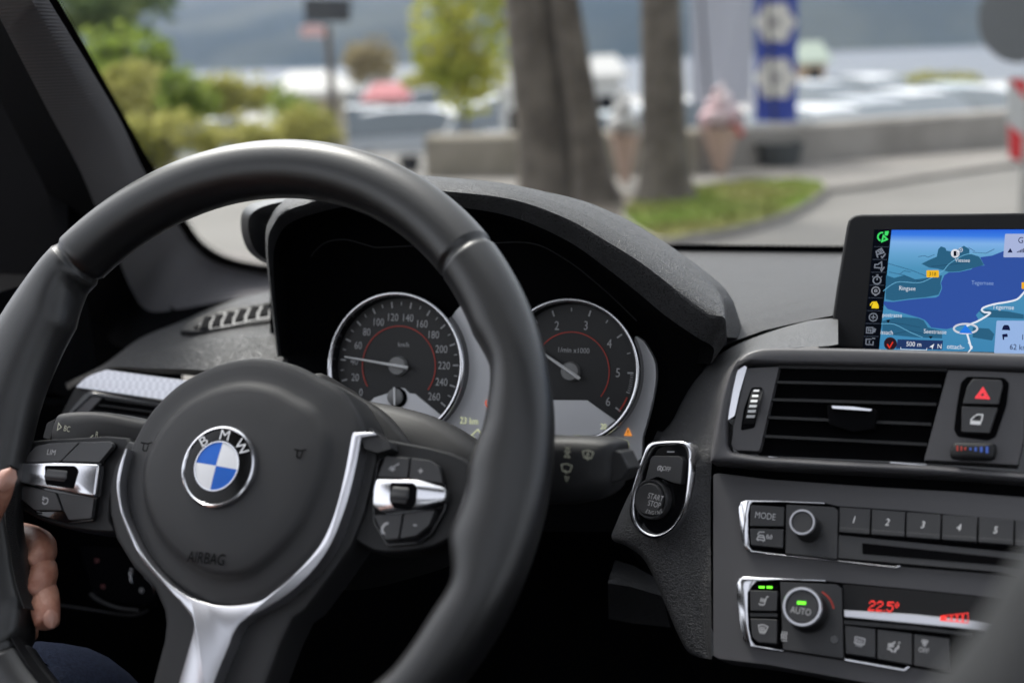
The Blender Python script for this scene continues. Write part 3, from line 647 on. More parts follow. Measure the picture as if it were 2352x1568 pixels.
# right switch block
def sw(name,pts,h0,h1,bev,m,par,r=4): return ob(name,MB().prism(PW,rnd(pts,r),h0,h1,bev),m,par,sharp=85 if name=='silver_bar' else 38)
swr=sw('switch_block',[(866,1058),(884,1041),(975,1053),(1010,1068),(1022,1108),(1029,1134),(1022,1172),(990,1228),(960,1248),(888,1254),(856,1200),(854,1128)],-.012,-.006,.0008,M['gloss'],whl,8)
sw('voice_button',[(886,1046),(941,1051),(936,1097),(866,1095)],-.006,-.003,.0008,M['button'],swr)
sw('volume_up_button',[(944,1051),(988,1056),(1009,1071),(1017,1109),(939,1098)],-.006,-.003,.0008,M['button'],swr,5)
cb=sw('silver_bar',[(863,1098),(963,1101),(1022,1119),(1026,1134),(1019,1152),(960,1166),(874,1176),(855,1159),(857,1121)],-.007,-.0012,.0014,M['chrome'],swr,8)
sw('roller_recess',[(896,1107),(950,1108),(958,1120),(955,1155),(945,1168),(905,1168),(894,1150)],-.0012,-.0007,.0003,M['void'],swr,6)
def roller(u,v,wpx,hpx):
    w=wpx*PW.mpp(u,v)/2/.87; r=hpx*PW.mpp(u,v)/2; c=PW.loc(u,v,-.004); vs=[];fs=[];mb=MB()
    prof=[]
    for k in range(40):
        a=math.pi*k/39; q=r*(1+(.05 if (k//4)%2 else 0)); prof.append((q*math.cos(a),q*math.sin(a)*.72))
    mb.loft([[PW.pt(c[0]-w,c[1]+y,-.004+z-.0012) for y,z in prof],[PW.pt(c[0]-w*.8,c[1]+y,-.004+z) for y,z in prof],[PW.pt(c[0]+w*.8,c[1]+y,-.004+z) for y,z in prof],[PW.pt(c[0]+w,c[1]+y,-.004+z-.0012) for y,z in prof]])
    return mb
ob('roller',roller(924,1138,40,54),M['button'],swr,sharp=50)
sw('phone_button',[(857,1182),(925,1178),(915,1237),(884,1240)],-.006,-.003,.0008,M['button'],swr)
sw('volume_down_button',[(928,1178),(1000,1170),(986,1206),(956,1230),(918,1237)],-.006,-.003,.0008,M['button'],swr)
mb=MB(); mb.icon(PW,966,1081,16,[[(-.7,0),(.7,0)],[(0,-.7),(0,.7)]],.16,-.0028); ob('plus_symbol',mb,M['greyp'],swr); mb=MB(); mb.icon(PW,953,1206,14,[[(-.7,.05),(.7,.1)]],.2,-.0028); ob('minus_symbol',mb,M['greyp'],swr); mb=MB()
mb.icon(PW,904,1074,26,[[(-.9,-.3),(-.3,.3)],[(-.6,-.5),(-.1,0)],[(-.2,-.6),(-.1,.1),(.2,.4)],[(.2,.3),(.4,.6)],[(.5,.5),(.9,.9)],[(0,-.5),(.3,0)]],.1,-.0028); ob('voice_symbol',mb,M['greyp'],swr); mb=MB()
mb.icon(PW,883,1212,30,[crv([(.3,.8),(-.1,.5),(-.35,0),(-.3,-.5),(0,-.85)],4),[(.3,.85),(.45,.6)],[(0,-.85),(.2,-.7)]],.2,-.0028); ob('phone_symbol',mb,M['greyp'],swr)
# left switch block
swl=sw('switch_block',[(30,1070),(78,1024),(104,1016),(256,1012),(266,1022),(232,1062),(222,1140),(215,1195),(155,1202),(80,1180),(28,1112)],-.012,-.006,.0008,M['gloss'],whl,8)
sw('limiter_button',[(47,1062),(82,1024),(102,1019),(182,1015),(138,1059)],-.006,-.003,.0008,M['button'],swl)
sw('blank_button',[(185,1015),(256,1016),(259,1024),(228,1061),(140,1059)],-.006,-.003,.0008,M['button'],swl)
sw('silver_bar',[(32,1074),(45,1063),(125,1060),(226,1064),(217,1140),(182,1135),(40,1107)],-.007,-.0012,.0014,M['chrome'],swl,8)
sw('roller_recess',[(102,1068),(172,1069),(180,1080),(168,1122),(104,1112)],-.0012,-.0007,.0003,M['void'],swl,5)
ob('roller',roller(137,1094,58,44),M['button'],swl,sharp=50)
sw('cancel_button',[(45,1112),(128,1130),(142,1172),(80,1172),(40,1140)],-.006,-.0035,.0008,M['button'],swl)
sw('blank_button',[(132,1131),(216,1144),(210,1190),(158,1194),(146,1172)],-.006,-.0035,.0008,M['button'],swl)
mb=MB(); mb.text(PW,'LIM',118,1038,13,-.0028,sx=.9); ob('lettering',mb,M['greyp'],swl); mb=MB(); mb.icon(PW,104,1150,24,[arc(.6,-160,130,12),[(-.8,.8),(-.2,.4)],[(-.8,.4),(-.35,.1)]],.13,-.0033); ob('cancel_symbol',mb,M['greyp'],swl)
# ------------------------------------------------------------------ stalks
PK=Pl(PW.o+PW.n*-.052,22,8)
ist=thing('indicator_stalk','dark stalk marked BC behind the left spoke of the wheel','stalk',PK.hit(220,975,0))
mb=MB(); mb.dome(PK,crv([(112,1012),(119,965),(140,947),(225,944),(322,962),(420,985),(420,1060),(297,1046),(150,1040)],4,True),(260,1000),[(1,-.02),(1,-.006),(.98,-.002),(.93,0),(.8,.002),(.5,.003)]); ob('lever',mb,M['black'],ist,sharp=60)
mb=MB(); mb.prism(PK,rnd([(97,1006),(107,970),(127,961),(124,980),(116,1010)],4),-.014,-.003,.002); ob('end_button',mb,M['black'],ist)
mb=MB(); mb.text(PK,'BC',154,984,13,.0030,sx=.85,rot=-4); mb.icon(PK,136,979,19,[[(-.4,.8),(.7,-.1),(-.4,-.9),(-.4,.8)]],.12,.0028); mb.text(PK,'R',223,997,13,.0034,sx=.85); mb.stroke(PK,[(206,1006),(214,999)],3,.0033); mb.stroke(PK,[(230,1003),(236,1006)],3,.0033); ob('lettering',mb,M['cream'],ist)
wst=thing('wiper_stalk','dark wiper stalk with printed wiper symbols at right of the wheel','stalk',PK.hit(1340,1075,0))
PQ=Pl(PK.o,15,8)
mb=MB(); mb.dome(PQ,crv([(1160,1010),(1272,1003),(1351,1004),(1396,1010),(1412,1022),(1410,1060),(1400,1120),(1350,1152),(1270,1160),(1160,1150)],4,True),(1300,1075),[(1,-.022),(1,-.008),(.98,-.003),(.92,0),(.8,.003),(.5,.005)]); ob('lever',mb,M['black'],wst,sharp=60)
mb=MB(); mb.prism(PQ,rnd([(1392,1028),(1427,1036),(1436,1056),(1447,1076),(1428,1102),(1400,1112),(1388,1080)],5),-.02,-.002,.003); ob('end_switch',mb,M['black'],wst)
mb=MB(); I=lambda *a,**k:mb.icon(PQ,*a,h=.0058,**k)
wp=[crv([(-.95,.55),(0,.8),(.95,.55)],4)+[(.6,-.45),(-.6,-.45),(-.95,.55)],[(-.3,-.2),(.1,-.8)]]
for q in ((1303,1040,26,[[(-.5,.95),(.5,.95)],[(-.5,.2),(0,.85),(.5,.2),(-.5,.2)],[(-.5,-.7),(0,0),(.5,-.7),(-.5,-.7)]]),(1350,1045,28,wp+[[(-.2,-.2),(0,.5),(.2,-.2)]]),(1301,1076,28,wp),(1302,1099,15,[[(-.7,.6),(.7,.6),(0,-.8),(-.7,.6)]])):
    mb=MB(); I(*q,w=.08); ob('symbol',mb,M['cream'],wst)
# ------------------------------------------------------------------ start switch on the shoulder
sss=thing('start_switch','oval chrome framed start stop engine switch on the console shoulder','start switch',PS.hit(1510,1130,0))
so1=crv([(1501,1013),(1540,1011),(1571,1013),(1585,1027),(1586,1060),(1583,1109),(1576,1160),(1563,1191),(1538,1222),(1501,1237),(1466,1222),(1445,1186),(1446,1140),(1458,1094),(1474,1046),(1486,1020)],5,True)
si1=crv([(1508,1025),(1540,1021),(1566,1022),(1577,1034),(1579,1060),(1576,1109),(1569,1155),(1556,1187),(1534,1214),(1503,1226),(1473,1213),(1457,1184),(1459,1142),(1470,1098),(1486,1052),(1496,1031)],5,True)
mb=MB(); mb.frame(PS,so1,si1,-.004,.0050,.0011,110,hin=.0005); ob('chrome_frame',mb,M['chrome'],sss,sharp=70)
ob('well',MB().flat(PS,si1,.0010),M['gloss'],sss)
b1=ob('stop_start_button',MB().prism(PS,rnd([(1494,1053),(1500,1046),(1560,1047),(1568,1056),(1563,1112),(1545,1108),(1510,1094),(1480,1108)],4),.001,.006,.0009),M['button'],sss)
mb=MB(); kc=PS.hit(1506,1146,0); kr=44*PS.mpp(1506,1146); mb.lathe(kc,PS.n,[(kr*1.05,.001),(kr*1.05,.0045),(kr*.98,.006),(kr*.90,.0058),(kr*.86,.0045),(kr*.84,.0042),(kr*.83,.0068),(kr*.78,.0078),(0,.0074)],48,ref=PS.ex); kb=ob('engine_button',mb,M['button'],sss)
mb=MB(); mb.text(PS,'OFF',1531,1076,11,.0062,sx=.8,slant=.2); mb.icon(PS,1516,1076,15,[arc(.85,-60,230,14),[(-.3,-.5),(0,.5),(.3,-.5)]],.14,.0062); mb.text(PS,'START',1506,1141,13,.0081,sx=.78,slant=.15); mb.text(PS,'STOP',1503,1157,13,.0081,sx=.78,slant=.15); 
for i_,ch in enumerate('ENGINE'): mb.text(PS,ch,1486+i_*6.6,1173+(0,2.5,4,4,3,0)[i_],9,.0081,sx=.75,rot=(-24,-14,-4,5,14,24)[i_])
mb.stroke(PS,[(1532,1037),(1549,1037)],3,.0013); ob('lettering',mb,M['greyp'],sss)
# ------------------------------------------------------------------ centre of the dashboard: grey facings
def part(name,pl,pts,h0,h1,bev,m,par,r=3,**k): return ob(name,MB().prism(pl,rnd(pts,r) if r else pts,h0,h1,bev),m,par,**k)
vo=crv([(1630,1059),(1634,1020),(1640,985),(1648,935),(1658,893),(1672,855),(1690,828)],3)+crv([(1700,818),(1715,808),(1735,801),(1764,797),(1850,797),(2000,800),(2200,806),(2420,813)],3)+[(2420,1112),(2200,1094),(1900,1078),(1764,1071),(1690,1064)]
vin=[(1668,972),(1672,940),(1680,895),(1690,850),(1698,836),(1712,832),(1790,834),(2000,838),(2200,843),(2400,850),(2400,1092),(2339,1084),(2128,1066),(1900,1056),(1740,1046),(1676,1036),(1668,1020)]
mb=MB(); mb.frame(PV,vo,crv(vin,1,True),-.02,.0,.002,160,hin=-.012); vf=ob('vent_surround',mb,M['fascia'],dash,sharp=50)
tu=[1880,1950,2050,2150,2250,2340,2420]
vA=lambda u:799+(u-1764)*.0245
rowA=[PV.hit(u,vA(u),-.003) for u in tu]; rowB=[P3(u,vA(u)+3,.86) for u in tu]; rowC=[P3(u,vA(u)+2,.895) for u in tu]; rowD=[P3(u,735,.93) for u in tu]
mb=MB(); mb.loft([rowA,rowB,rowC,rowD]); ob('console_top',mb,M['grainb'],dash,sharp=75)
prf=[(1.10,.955),(.98,.955),(.90,.945),(.845,.915),(.82,.87),(.825,.80),(.86,.72),(.92,.60)]
xr=PV.hit(2420,960,0).x+.004
mb=MB(); mb.loft([[Vector((x,y-.02*math.sin((x-xr)*2.2),z)) for x in (xr,xr+.08,.42,.56,.74)] for y,z in crv(prf,3)]); ob('passenger_dash_pad',mb,M['grain'],dash,sharp=70)
cv=thing('centre_vent','wide black central air vent with four louvres and silver tab','air vent',PV.hit(1960,950,-.01))
ob('vent_well',MB().flat(PV,vin,-.011),M['gloss'],cv)
ob('vent_opening',MB().prism(PV,[(1789,844),(2176,851),(2130,1062),(1742,1045)],-.011,-.0105),M['void'],cv)
part('chrome_edge',PV,[(1700,842),(1710,838),(1717,842),(1700,900),(1688,955),(1668,968),(1674,915),(1686,858)],-.011,-.003,.001,M['chrome'],cv,4)
lp=part('wheel_panel',PV,[(1714,845),(1790,841),(1746,1030),(1742,1036),(1690,1034),(1679,1022),(1690,950)],-.011,-.004,.001,M['fascia'],cv,5)
part('wheel_recess',PV,[(1726,889),(1752,889),(1733,982),(1701,988),(1708,940)],-.004,-.0036,.0002,M['void'],lp,6)
def wedge(t_,o,h): u=1742+(1717-1742)*t_+o; v=888+(981-888)*t_; return PV.hit(u,v,h)
def wh(t_): return -.0042+.0062*math.sin(math.pi*min(1,max(0,t_)))**.8
N_=24; mb=MB(); mb.loft([[wedge(k/N_,o,wh(k/N_)-(0 if abs(o)<11 else .0015)) for k in range(N_+1)] for o in (-13,-11,11,13)]); tw=ob('thumb_wheel',mb,M['black'],lp,sharp=40)
mb=MB()
for k in range(6):
    t0=.07+k*.125; t1=t0+.05+.004*k; w0,w1=-9,-9+13+k*1.2
    mb.add([wedge(t0,w0,wh(t0)+.0003),wedge(t0,w1,wh(t0)+.0003),wedge(t1,w1,wh(t1)+.0003),wedge(t1,w0,wh(t1)+.0003)],[(0,1,2,3)])
ob('wheel_marks',mb,M['white'],lp)
for a,b in [((1788,842),(2175,849)),((1784,877),(2161,886)),((1774,917),(2150,928)),((1764,958),(2139,974)),((1757,1001),(2129,1020))]:
    p0=[PV.hit(*a,-.004),PV.hit(*b,-.004)]; nn=(PV.n*1.0+PV.ey*.25)
    mb=MB(); f0=[p+PV.ey*.0008 for p in p0]; f1=[p-PV.ey*.0008 for p in p0]; bk=[p-PV.n*.007-PV.ey*.0005 for p in p0]
    mb.add(f0+f1+bk,[(0,1,3,2),(0,4,5,1),(2,3,5,4)]); ob('louvre',mb,M['black'],cv,sharp=20)
mb=MB(); mb.prism(PV,rnd([(1899,930),(1912,928),(2006,937),(2016,944),(2008,985),(1960,992),(1904,975)],4),-.008,.0004,.0008); tb=ob('louvre_tab',mb,M['void'],cv)
ob('chrome_strip',MB().prism(PV,rnd([(1909,931),(1960,933),(2004,939),(2000,944),(1955,941),(1912,938)],2),.0006,.002,.0004),M['chrome'],tb)
part('lower_chrome_line',PV,[(1765,1047),(1818,1054),(1920,1064),(1916,1066),(1818,1057),(1765,1050)],-.011,-.003,.0002,M['satin'],cv,0)
part('lower_chrome_line',PV,[(2044,1060),(2128,1066),(2128,1069),(2044,1063)],-.011,-.003,.0002,M['chrome'],cv,0)
hz=thing('hazard_switch_panel','grey switch panel with red hazard triangle and door lock buttons beside the vent','switch panel',PV.hit(2250,960,-.004))
pp=part('faceplate',PV,[(2177,849),(2260,851),(2356,856),(2352,1010),(2339,1068),(2122,1056)],-.011,-.0035,.001,M['fascia'],hz,3)
mb=MB(); mb.prism(PV,rnd([(2207,878),(2222,864),(2306,867),(2318,879),(2312,930),(2287,1003),(2268,1011),(2200,1002),(2191,986),(2198,930)],5),-.0035,-.0028,.0003); ob('button_bezel',mb,M['void'],hz)
part('hazard_button',PV,[(2234,869),(2300,872),(2304,884),(2294,929),(2211,927),(2222,886)],-.0028,.0006,.0009,M['button'],hz,4)
part('lock_button',PV,[(2209,932),(2293,935),(2273,995),(2208,992)],-.0028,.0004,.0009,M['button'],hz,4)
mb=MB(); mb.icon(PV,2257,903,30,[[(-.95,-.75),(.95,-.75),(0,.85),(-.95,-.75)],[(-.5,-.5),(.5,-.5),(0,.35),(-.5,-.5)]],.1,.0010); ob('hazard_triangle',mb,mat('hazard_red',(.6,.03,.04),.5,emit=(1,.05,.07),es=.25),hz)
mb=MB(); mb.icon(PV,2243,963,30,[[(-.85,-.2),(-.55,.25),(.1,.8),(.85,.8),(.7,-.2)]],.1,.0008,fills=[[(-.9,-.8),(-.85,-.2),(.75,-.2),(.6,-.8)]]); ob('lock_symbol',mb,M['white'],hz)
mb=MB(); mb.icon(PV,2243,957,12,[[(-.6,0),(.6,0)]],.3,.0011); ob('key_mark',mb,M['void'],hz)
mb=MB(); q=[(2188,1021),(2205,1016),(2275,1018),(2287,1023),(2285,1050),(2262,1056),(2205,1054),(2184,1046)]; mb.dome(PV,crv(q,2,True),(2236,1036),[(1.04,-.0033),(1,-.0031),(.97,.001),(.85,.0022),(.4,.0028)]); tw2=ob('temperature_wheel',mb,M['black'],hz,sharp=50)
mr=MB(); mbb=MB()
for k,(u,w,h_) in enumerate([(2199,4,12),(2208,4,10),(2217,4,7),(2229,4,6),(2241,5,9),(2254,6,12),(2267,6,15)]):
    v=1029+(u-2199)*.05; (mr if k<3 else mbb).stroke(PV,[(u,v-h_/2),(u,v+h_/2)],w,.0034)
ob('warm_marks',mr,M['redp'],hz); ob('cool_marks',mbb,mat('blue_print',(.05,.12,.5),.5),hz)
# lower facing with audio and climate units
lo=[(1637,1088),(1650,1085),(1764,1099),(2000,1116),(2200,1128),(2420,1146),(2420,1700),(2200,1590),(1989,1568),(1764,1527),(1650,1513),(1637,1505)]
lf=ob('console_facing',MB().prism(PR,rnd(lo,5),-.03,0,.0025),M['fascia'],dash,sharp=50)
ob('console_gap',MB().prism(PR,[(1636,1050),(2420,1070),(2420,1160),(1636,1095)],-.03,-.010),M['void'],dash)
aud=thing('audio_panel','car radio panel with MODE button, round knob and numbered buttons','radio',PR.hit(2000,1210,0))
ao=[(1697,1165),(1702,1153),(1712,1148),(1800,1150),(1894,1154),(1924,1161),(2100,1173),(2420,1203),(2420,1335),(2289,1318),(2068,1300),(2060,1303),(1764,1269),(1724,1264),(1711,1257),(1702,1225)]
ab=ob('panel_base',MB().prism(PR,ao,-.001,.0006,.0003),M['void'],aud)
fr=crv([(1894,1156.5),(1800,1152.5),(1716,1150)],2)+crv([(1704,1153),(1699,1163),(1700,1190),(1703,1222),(1711,1254)],3)+[(1724,1263),(1764,1267.5),(2059,1300),(2066,1296)]
ri_=[(2067,1299),(2061,1304),(1764,1271),(1722,1266)]
mb=MB(); fo=[(1895,1153),(1800,1149),(1713,1147),(1701,1152),(1696,1164),(1698,1200),(1703,1240),(1709,1257),(1724,1267),(1764,1271.5),(2061,1304),(2069,1298),(2064,1296),(2058,1300),(1764,1268),(1728,1263),(1722,1255),(1719,1220),(1719,1180),(1723,1158),(1730,1153),(1800,1153),(1893,1157)]
ob('chrome_frame',MB().prism(PR,fo,.0,.0036,.0008),M['chrome'],aud,sharp=85)
part('mode_button',PR,[(1724,1158),(1802,1163),(1801,1209),(1722,1208)],.0006,.0045,.0009,M['button'],aud)
part('traffic_button',PR,[(1722,1212),(1801,1214),(1799,1258),(1724,1251)],.0006,.0045,.0009,M['button'],aud)
part('knob_plate',PR,[(1805,1157),(1916,1163),(1926,1172),(1923,1284),(1803,1271)],.0006,.0050,.0010,M['button'],aud)
def knob(par,u0,v0,rb,u1,v1,rf,base_h,ringname):
    c0=PR.hit(u0,v0,base_h); H=.018
    c=PR.loc(u0,v0,base_h); r0=rb*PR.mpp(u0,v0); r1=rf*PR.mpp(u1,v1)
    mb=MB(); mb.lathe(c0,PR.n,[(r0*1.08,0),(r0*1.08,.001),(r0,.0014),(r0*.94,H-.001),(r0*.9,H)],48,ref=PR.ex); k=ob('knob',mb,M['black'],par,sharp=35)
    f=PR.pt(c[0],c[1],base_h+H)
    mb=MB(); mb.lathe(f,PR.n,[(r1*1.03,-.0012),(r1*1.03,.0006),(r1*.98,.0014),(r1*.88,.0014),(r1*.82,.0002)],56,ref=PR.ex); ob(ringname,mb,M['satin'],k)
    mb=MB(); mb.lathe(f,PR.n,[(r1*.84,.0003),(r1*.78,.0008),(0,.0008)],40,ref=PR.ex); ob('knob_face',mb,M['button'],k)
    return f
k1=knob(aud,1858,1214,29,1842,1193,28,.005,'chrome_ring')
xs=[1928,2002,2082,2164,2248,2332,2418]
def topy(u): return 1163+(u-1928)*.073
for i in range(6):
    a,b=xs[i],xs[i+1]-2; t0,t1=topy(a),topy(b)
    part('preset_button',PR,[(a,t0),(b,t1),(b-3,t1+59),(a-1,t0+59)],.0006,.0052,.0012,M['button'],aud,2)
    mb=MB(); q=.0058; ob('button_lip',MB().prism(PR,[(a,t0+47),(b-2,t1+47),(b-3,t1+58),(a-1,t0+58)],.0050,.0060,.0005),M['button'],aud)
    n_=MB(); n_.text(PR,str(i+1),(a+b)/2-2 if i<5 else 2372,(t0+t1)/2+27,16,.0054,slant=.15); ob('button_number',n_,M['white'],aud)
part('disc_plate',PR,[(1926,1227),(2420,1277),(2420,1332),(2289,1313),(1924,1281)],.0006,.0042,.0008,M['button'],aud,2)
part('disc_slot',PR,[(1980,1246),(2420,1292),(2420,1316),(2289,1297),(1981,1271)],.0042,.0046,.0002,M['void'],aud,3)
mb=MB(); mb.text(PR,'MODE',1758,1184,15,.0048,sx=.8); ob('lettering',mb,M['greyp'],aud)
carl=[[(-.9,-.5),(-.75,.1),(-.45,.55),(.45,.55),(.75,.1),(.9,-.5),(-.9,-.5)],[(-.7,.1),(.7,.1)],[(-.6,-.5),(-.6,-.85)],[(.6,-.5),(.6,-.85)]]
mb=MB(); mb.icon(PR,1748,1234,20,carl,.13,.0048); mb.stroke(PR,[(1740,1227),(1744,1221),(1756,1221)],2.4,.0048); mb.icon(PR,1767,1232,13,[[(0,-.9),(0,.1)],arc(.5,-60,60,5),arc(.5,120,240,5),arc(.95,-60,60,6),arc(.95,120,240,6)],.14,.0048); ob('traffic_symbol',mb,M['greyp'],aud)
cli=thing('climate_panel','climate control panel with AUTO knob and red 22.5 degree display','climate control',PR.hit(2000,1430,0))
co=[(1692,1345),(1697,1330),(1706,1324),(1800,1329),(1897,1333),(1934,1337),(2100,1352),(2420,1385),(2420,1590),(2092,1531),(2078,1541),(1940,1516),(1796,1494),(1764,1489),(1722,1483),(1707,1468),(1697,1413)]
ob('panel_base',MB().prism(PR,co,-.001,.0006,.0003),M['void'],cli)
fo=[(1897,1331),(1800,1327),(1708,1323),(1697,1328),(1691,1342),(1692,1375),(1697,1425),(1706,1466),(1722,1484),(1764,1491),(1797,1496),(1800,1492),(1766,1486),(1735,1481),(1726,1468),(1720,1440),(1718,1400),(1718,1360),(1728,1345),(1740,1334),(1800,1331),(1895,1335)]
ob('chrome_frame',MB().prism(PR,fo,0,.0038,.0008),M['chrome'],cli,sharp=85)
ob('lower_chrome_line',MB().prism(PR,[(1940,1511),(2076,1535),(2086,1528),(2090,1531),(2078,1541),(1940,1517)],0,.003,.0004),M['chrome'],cli)
part('lamp_strip',PR,[(1732,1340),(1788,1343),(1787,1353),(1724,1351)],.0006,.003,.0004,M['void'],cli,2)
part('seat_heat_button',PR,[(1722,1354),(1787,1356),(1785,1403),(1723,1402)],.0006,.0045,.0009,M['button'],cli)
part('button_strip',PR,[(1723,1406),(1786,1407),(1786,1416),(1723,1415)],.0006,.003,.0005,M['button'],cli,1)
part('windscreen_button',PR,[(1723,1419),(1786,1421),(1785,1478),(1740,1474),(1727,1462)],.0006,.0045,.0009,M['button'],cli)
mb=MB(); mb.stroke(PR,[(1743,1347.5),(1756,1347.5)],5,.0034); ob('green_lamp',mb,M['lgreen'],cli); mb=MB(); mb.stroke(PR,[(1761,1347.5),(1774,1348)],5,.0034); ob('green_lamp',mb,M['lgreen'],cli)
part('knob_plate',PR,[(1791,1335),(1920,1340),(1934,1350),(1938,1512),(1798,1491)],.0006,.0050,.0010,M['button'],cli)
kf=knob(cli,1858,1404,45,1839,1400,43,.005,'chrome_ring')
kp=Pl.__new__(Pl); kp.o=kf; kp.n,kp.ex,kp.ey=PR.n,PR.ex,PR.ey
mb=MB(); mb.text(kp,'AUTO',1839,1402,15,.0011,sx=.8); ob('lettering',mb,M['greyp'],cli); mb=MB(); mb.stroke(kp,[(1831,1383),(1851,1384)],7,.0011); ob('green_lamp',mb,M['lgreen'],cli)
mb=MB(); mb.stroke(PR,crv([(1888,1358),(1899,1367),(1909,1380),(1915,1397)],4),4,.0053); ob('red_arc',mb,M['redp'],cli)
def wav(x): return crv([(x,-.9),(x+.2,-.45),(x-.05,0),(x+.2,.45),(x,.9)],3)
mb=MB(); mb.icon(PR,1800,1458,20,[wav(-.5),wav(0),wav(.5)],.13,.0053); mb.stroke(PR,[(1795,1470),(1808,1471)],2,.0053); ob('heat_symbol',mb,M['greyp'],cli)
mb=MB(); mb.lathe(PR.hit(1916,1468,.005),PR.n,[(.0024,0),(.0022,.0004),(0,.0003)],16,ref=PR.ex); ob('sensor',mb,M['gloss'],cli)
mb=MB(); mb.icon(PR,1754,1379,24,[[(-.9,-.7),(.2,-.7),(.5,.9),(.85,.9)],[(-.6,-.3),(-.5,.5)],[(-.25,-.3),(-.15,.5)],[(.1,-.3),(.2,.5)],[(-.7,.1),(.2,.1)],[(-.5,-.7),(-.55,-1)],[(-.1,-.7),(-.15,-1)]],.11,.0048); ob('seat_symbol',mb,M['greyp'],cli)
ws_=crv([(-.9,.6),(0,.85),(.9,.6)],4)+[(.55,-.55),(-.55,-.55),(-.9,.6)]
mb=MB(); mb.icon(PR,1752,1444,24,[ws_]+[[(x,-.9),(x+.06,-.2),(x-.06,.2),(x,.5)] for x in (-.35,0,.35)],.11,.0048); ob('windscreen_symbol',mb,M['greyp'],cli)
part('display',PR,[(1936,1341),(2100,1355),(2420,1388),(2420,1470),(2240,1440),(1938,1416)],.0006,.0040,.0005,M['bezel'],cli,2)
mb=MB(); mb.prism(PR,[(1938,1399),(2100,1409),(2240,1424),(2420,1452),(2420,1478),(2240,1446),(1938,1417)],.0040,.0062,.0008); ob('silver_strip',mb,M['satin'],cli)
# dot matrix figures
DM={'2':['01110','10001','00001','00110','01000','10000','11111'],'5':['11111','10000','11110','00001','00001','10001','01110'],'.':['0','0','0','0','0','0','1'],'o':['010','101','101','010','000','000','000']}
mb=MB(); x0=1996; 
for ch in '22.5o':
    rows=DM[ch]
    for r_i,row in enumerate(rows):
        for c_i,b_ in enumerate(row):
            if b_=='1':
                u=x0+c_i*3.0-r_i*.5+2; v=1380+r_i*3.4+(x0-1996)*.06; mb.flat(PR,[(u-1.35,v-1.5),(u+1.35,v-1.5),(u+1.35,v+1.5),(u-1.35,v+1.5)],.0068)
    x0+={'.':6,'o':10}.get(ch,18)
ob('temperature_readout',mb,M['lred'],cli)
mb=MB()
for k in range(5):
    u=2160+k*13; h_=9+k*2.6; v=1423+k*1.2; mb.stroke(PR,[(u,v),(u+1,v-h_),(u+11,v-h_-1.5),(u+11,v+1)],1.6,.0068,closed=True)
mb.flat(PR,[(2161,1422),(2162,1413),(2170,1412),(2170,1423)],.0068); ob('fan_readout',mb,M['lred'],cli)
part('button_strip',PR,[(1938,1422),(2100,1436),(2230,1452),(2230,1460),(2100,1446),(1938,1432)],.0006,.0035,.0006,M['button'],cli,1)
for nm,q in (('rear_window_button',[(1940,1435),(2011,1443),(2011,1510),(1942,1500)]),('air_flow_button',[(2015,1444),(2095,1454),(2095,1526),(2015,1512)]),('fan_off_button',[(2099,1455),(2180,1465),(2180,1540),(2099,1527)])):
    part(nm,PR,q,.0006,.0045,.0009,M['button'],cli,2)
mb=MB(); mb.icon(PR,1974,1472,26,[rnd([(-.85,-.45),(.85,-.45),(.85,.65),(-.85,.65)],.2,3)+[(-.65,-.45)]]+[[(x,-.9),(x+.06,-.3),(x-.06,.1),(x,.4)] for x in (-.4,0,.4)],.11,.0048,rot=-4); ob('rear_window_symbol',mb,M['greyp'],cli)
mb=MB(); mb.icon(PR,2052,1484,28,[crv([(-.9,-.1),(-.4,0),(.1,.1)],3),crv([(-.9,.3),(-.3,.35),(.2,.8)],3),crv([(-.9,-.5),(-.4,-.5),(0,-.9)],3),[(.3,-.9),(.4,-.3),(.75,-.1),(.75,.4)],[(.8,.7),(.9,.9)]],.14,.0048); ob('air_flow_symbol',mb,M['greyp'],cli)
mb=MB(); mb.icon(PR,2124,1475,18,[arc(.35,0,360,8,.35,.35),arc(.35,0,360,8,-.35,.3),arc(.35,0,360,8,0,-.4)],.14,.0048); mb.text(PR,'OFF',2122,1492,11,.0048,sx=.85); ob('fan_off_symbol',mb,M['greyp'],cli)
# ------------------------------------------------------------------ navigation screen
def lin(c): 
    return tuple((x/255/12.92 if x/255<=.04045 else ((x/255+.055)/1.055)**2.4)/2**EXPO for x in c)
def scr(n,c): return mat('screen_'+n,(0,0,0),.3,emit=lin(c),es=1,spec=.0)
nav=thing('navigation_screen','black framed navigation screen on the dash showing a blue lake map','navigation screen',PC.hit(2200,800,-.01))
bz=[(1901,800),(1909,745),(1921,660),(1935,575),(1944,520)]+crv([(1948,505),(1960,494),(1981,491)],4)+[(2200,489),(2620,484),(2620,830),(2200,812)]
ob('frame',MB().prism(PC,bz,-.016,0,.0025),M['bezel'],nav,sharp=50)
ob('stand',MB().prism(PC,[(2000,770),(2500,790),(2500,850),(2000,840)],-.05,-.016),M['void'],nav)
dsp=ob('display',MB().flat(PC,[(2008,527),(2590,524),(2590,815),(1981,803)],.0004),scr('base',(9,12,20)),nav)
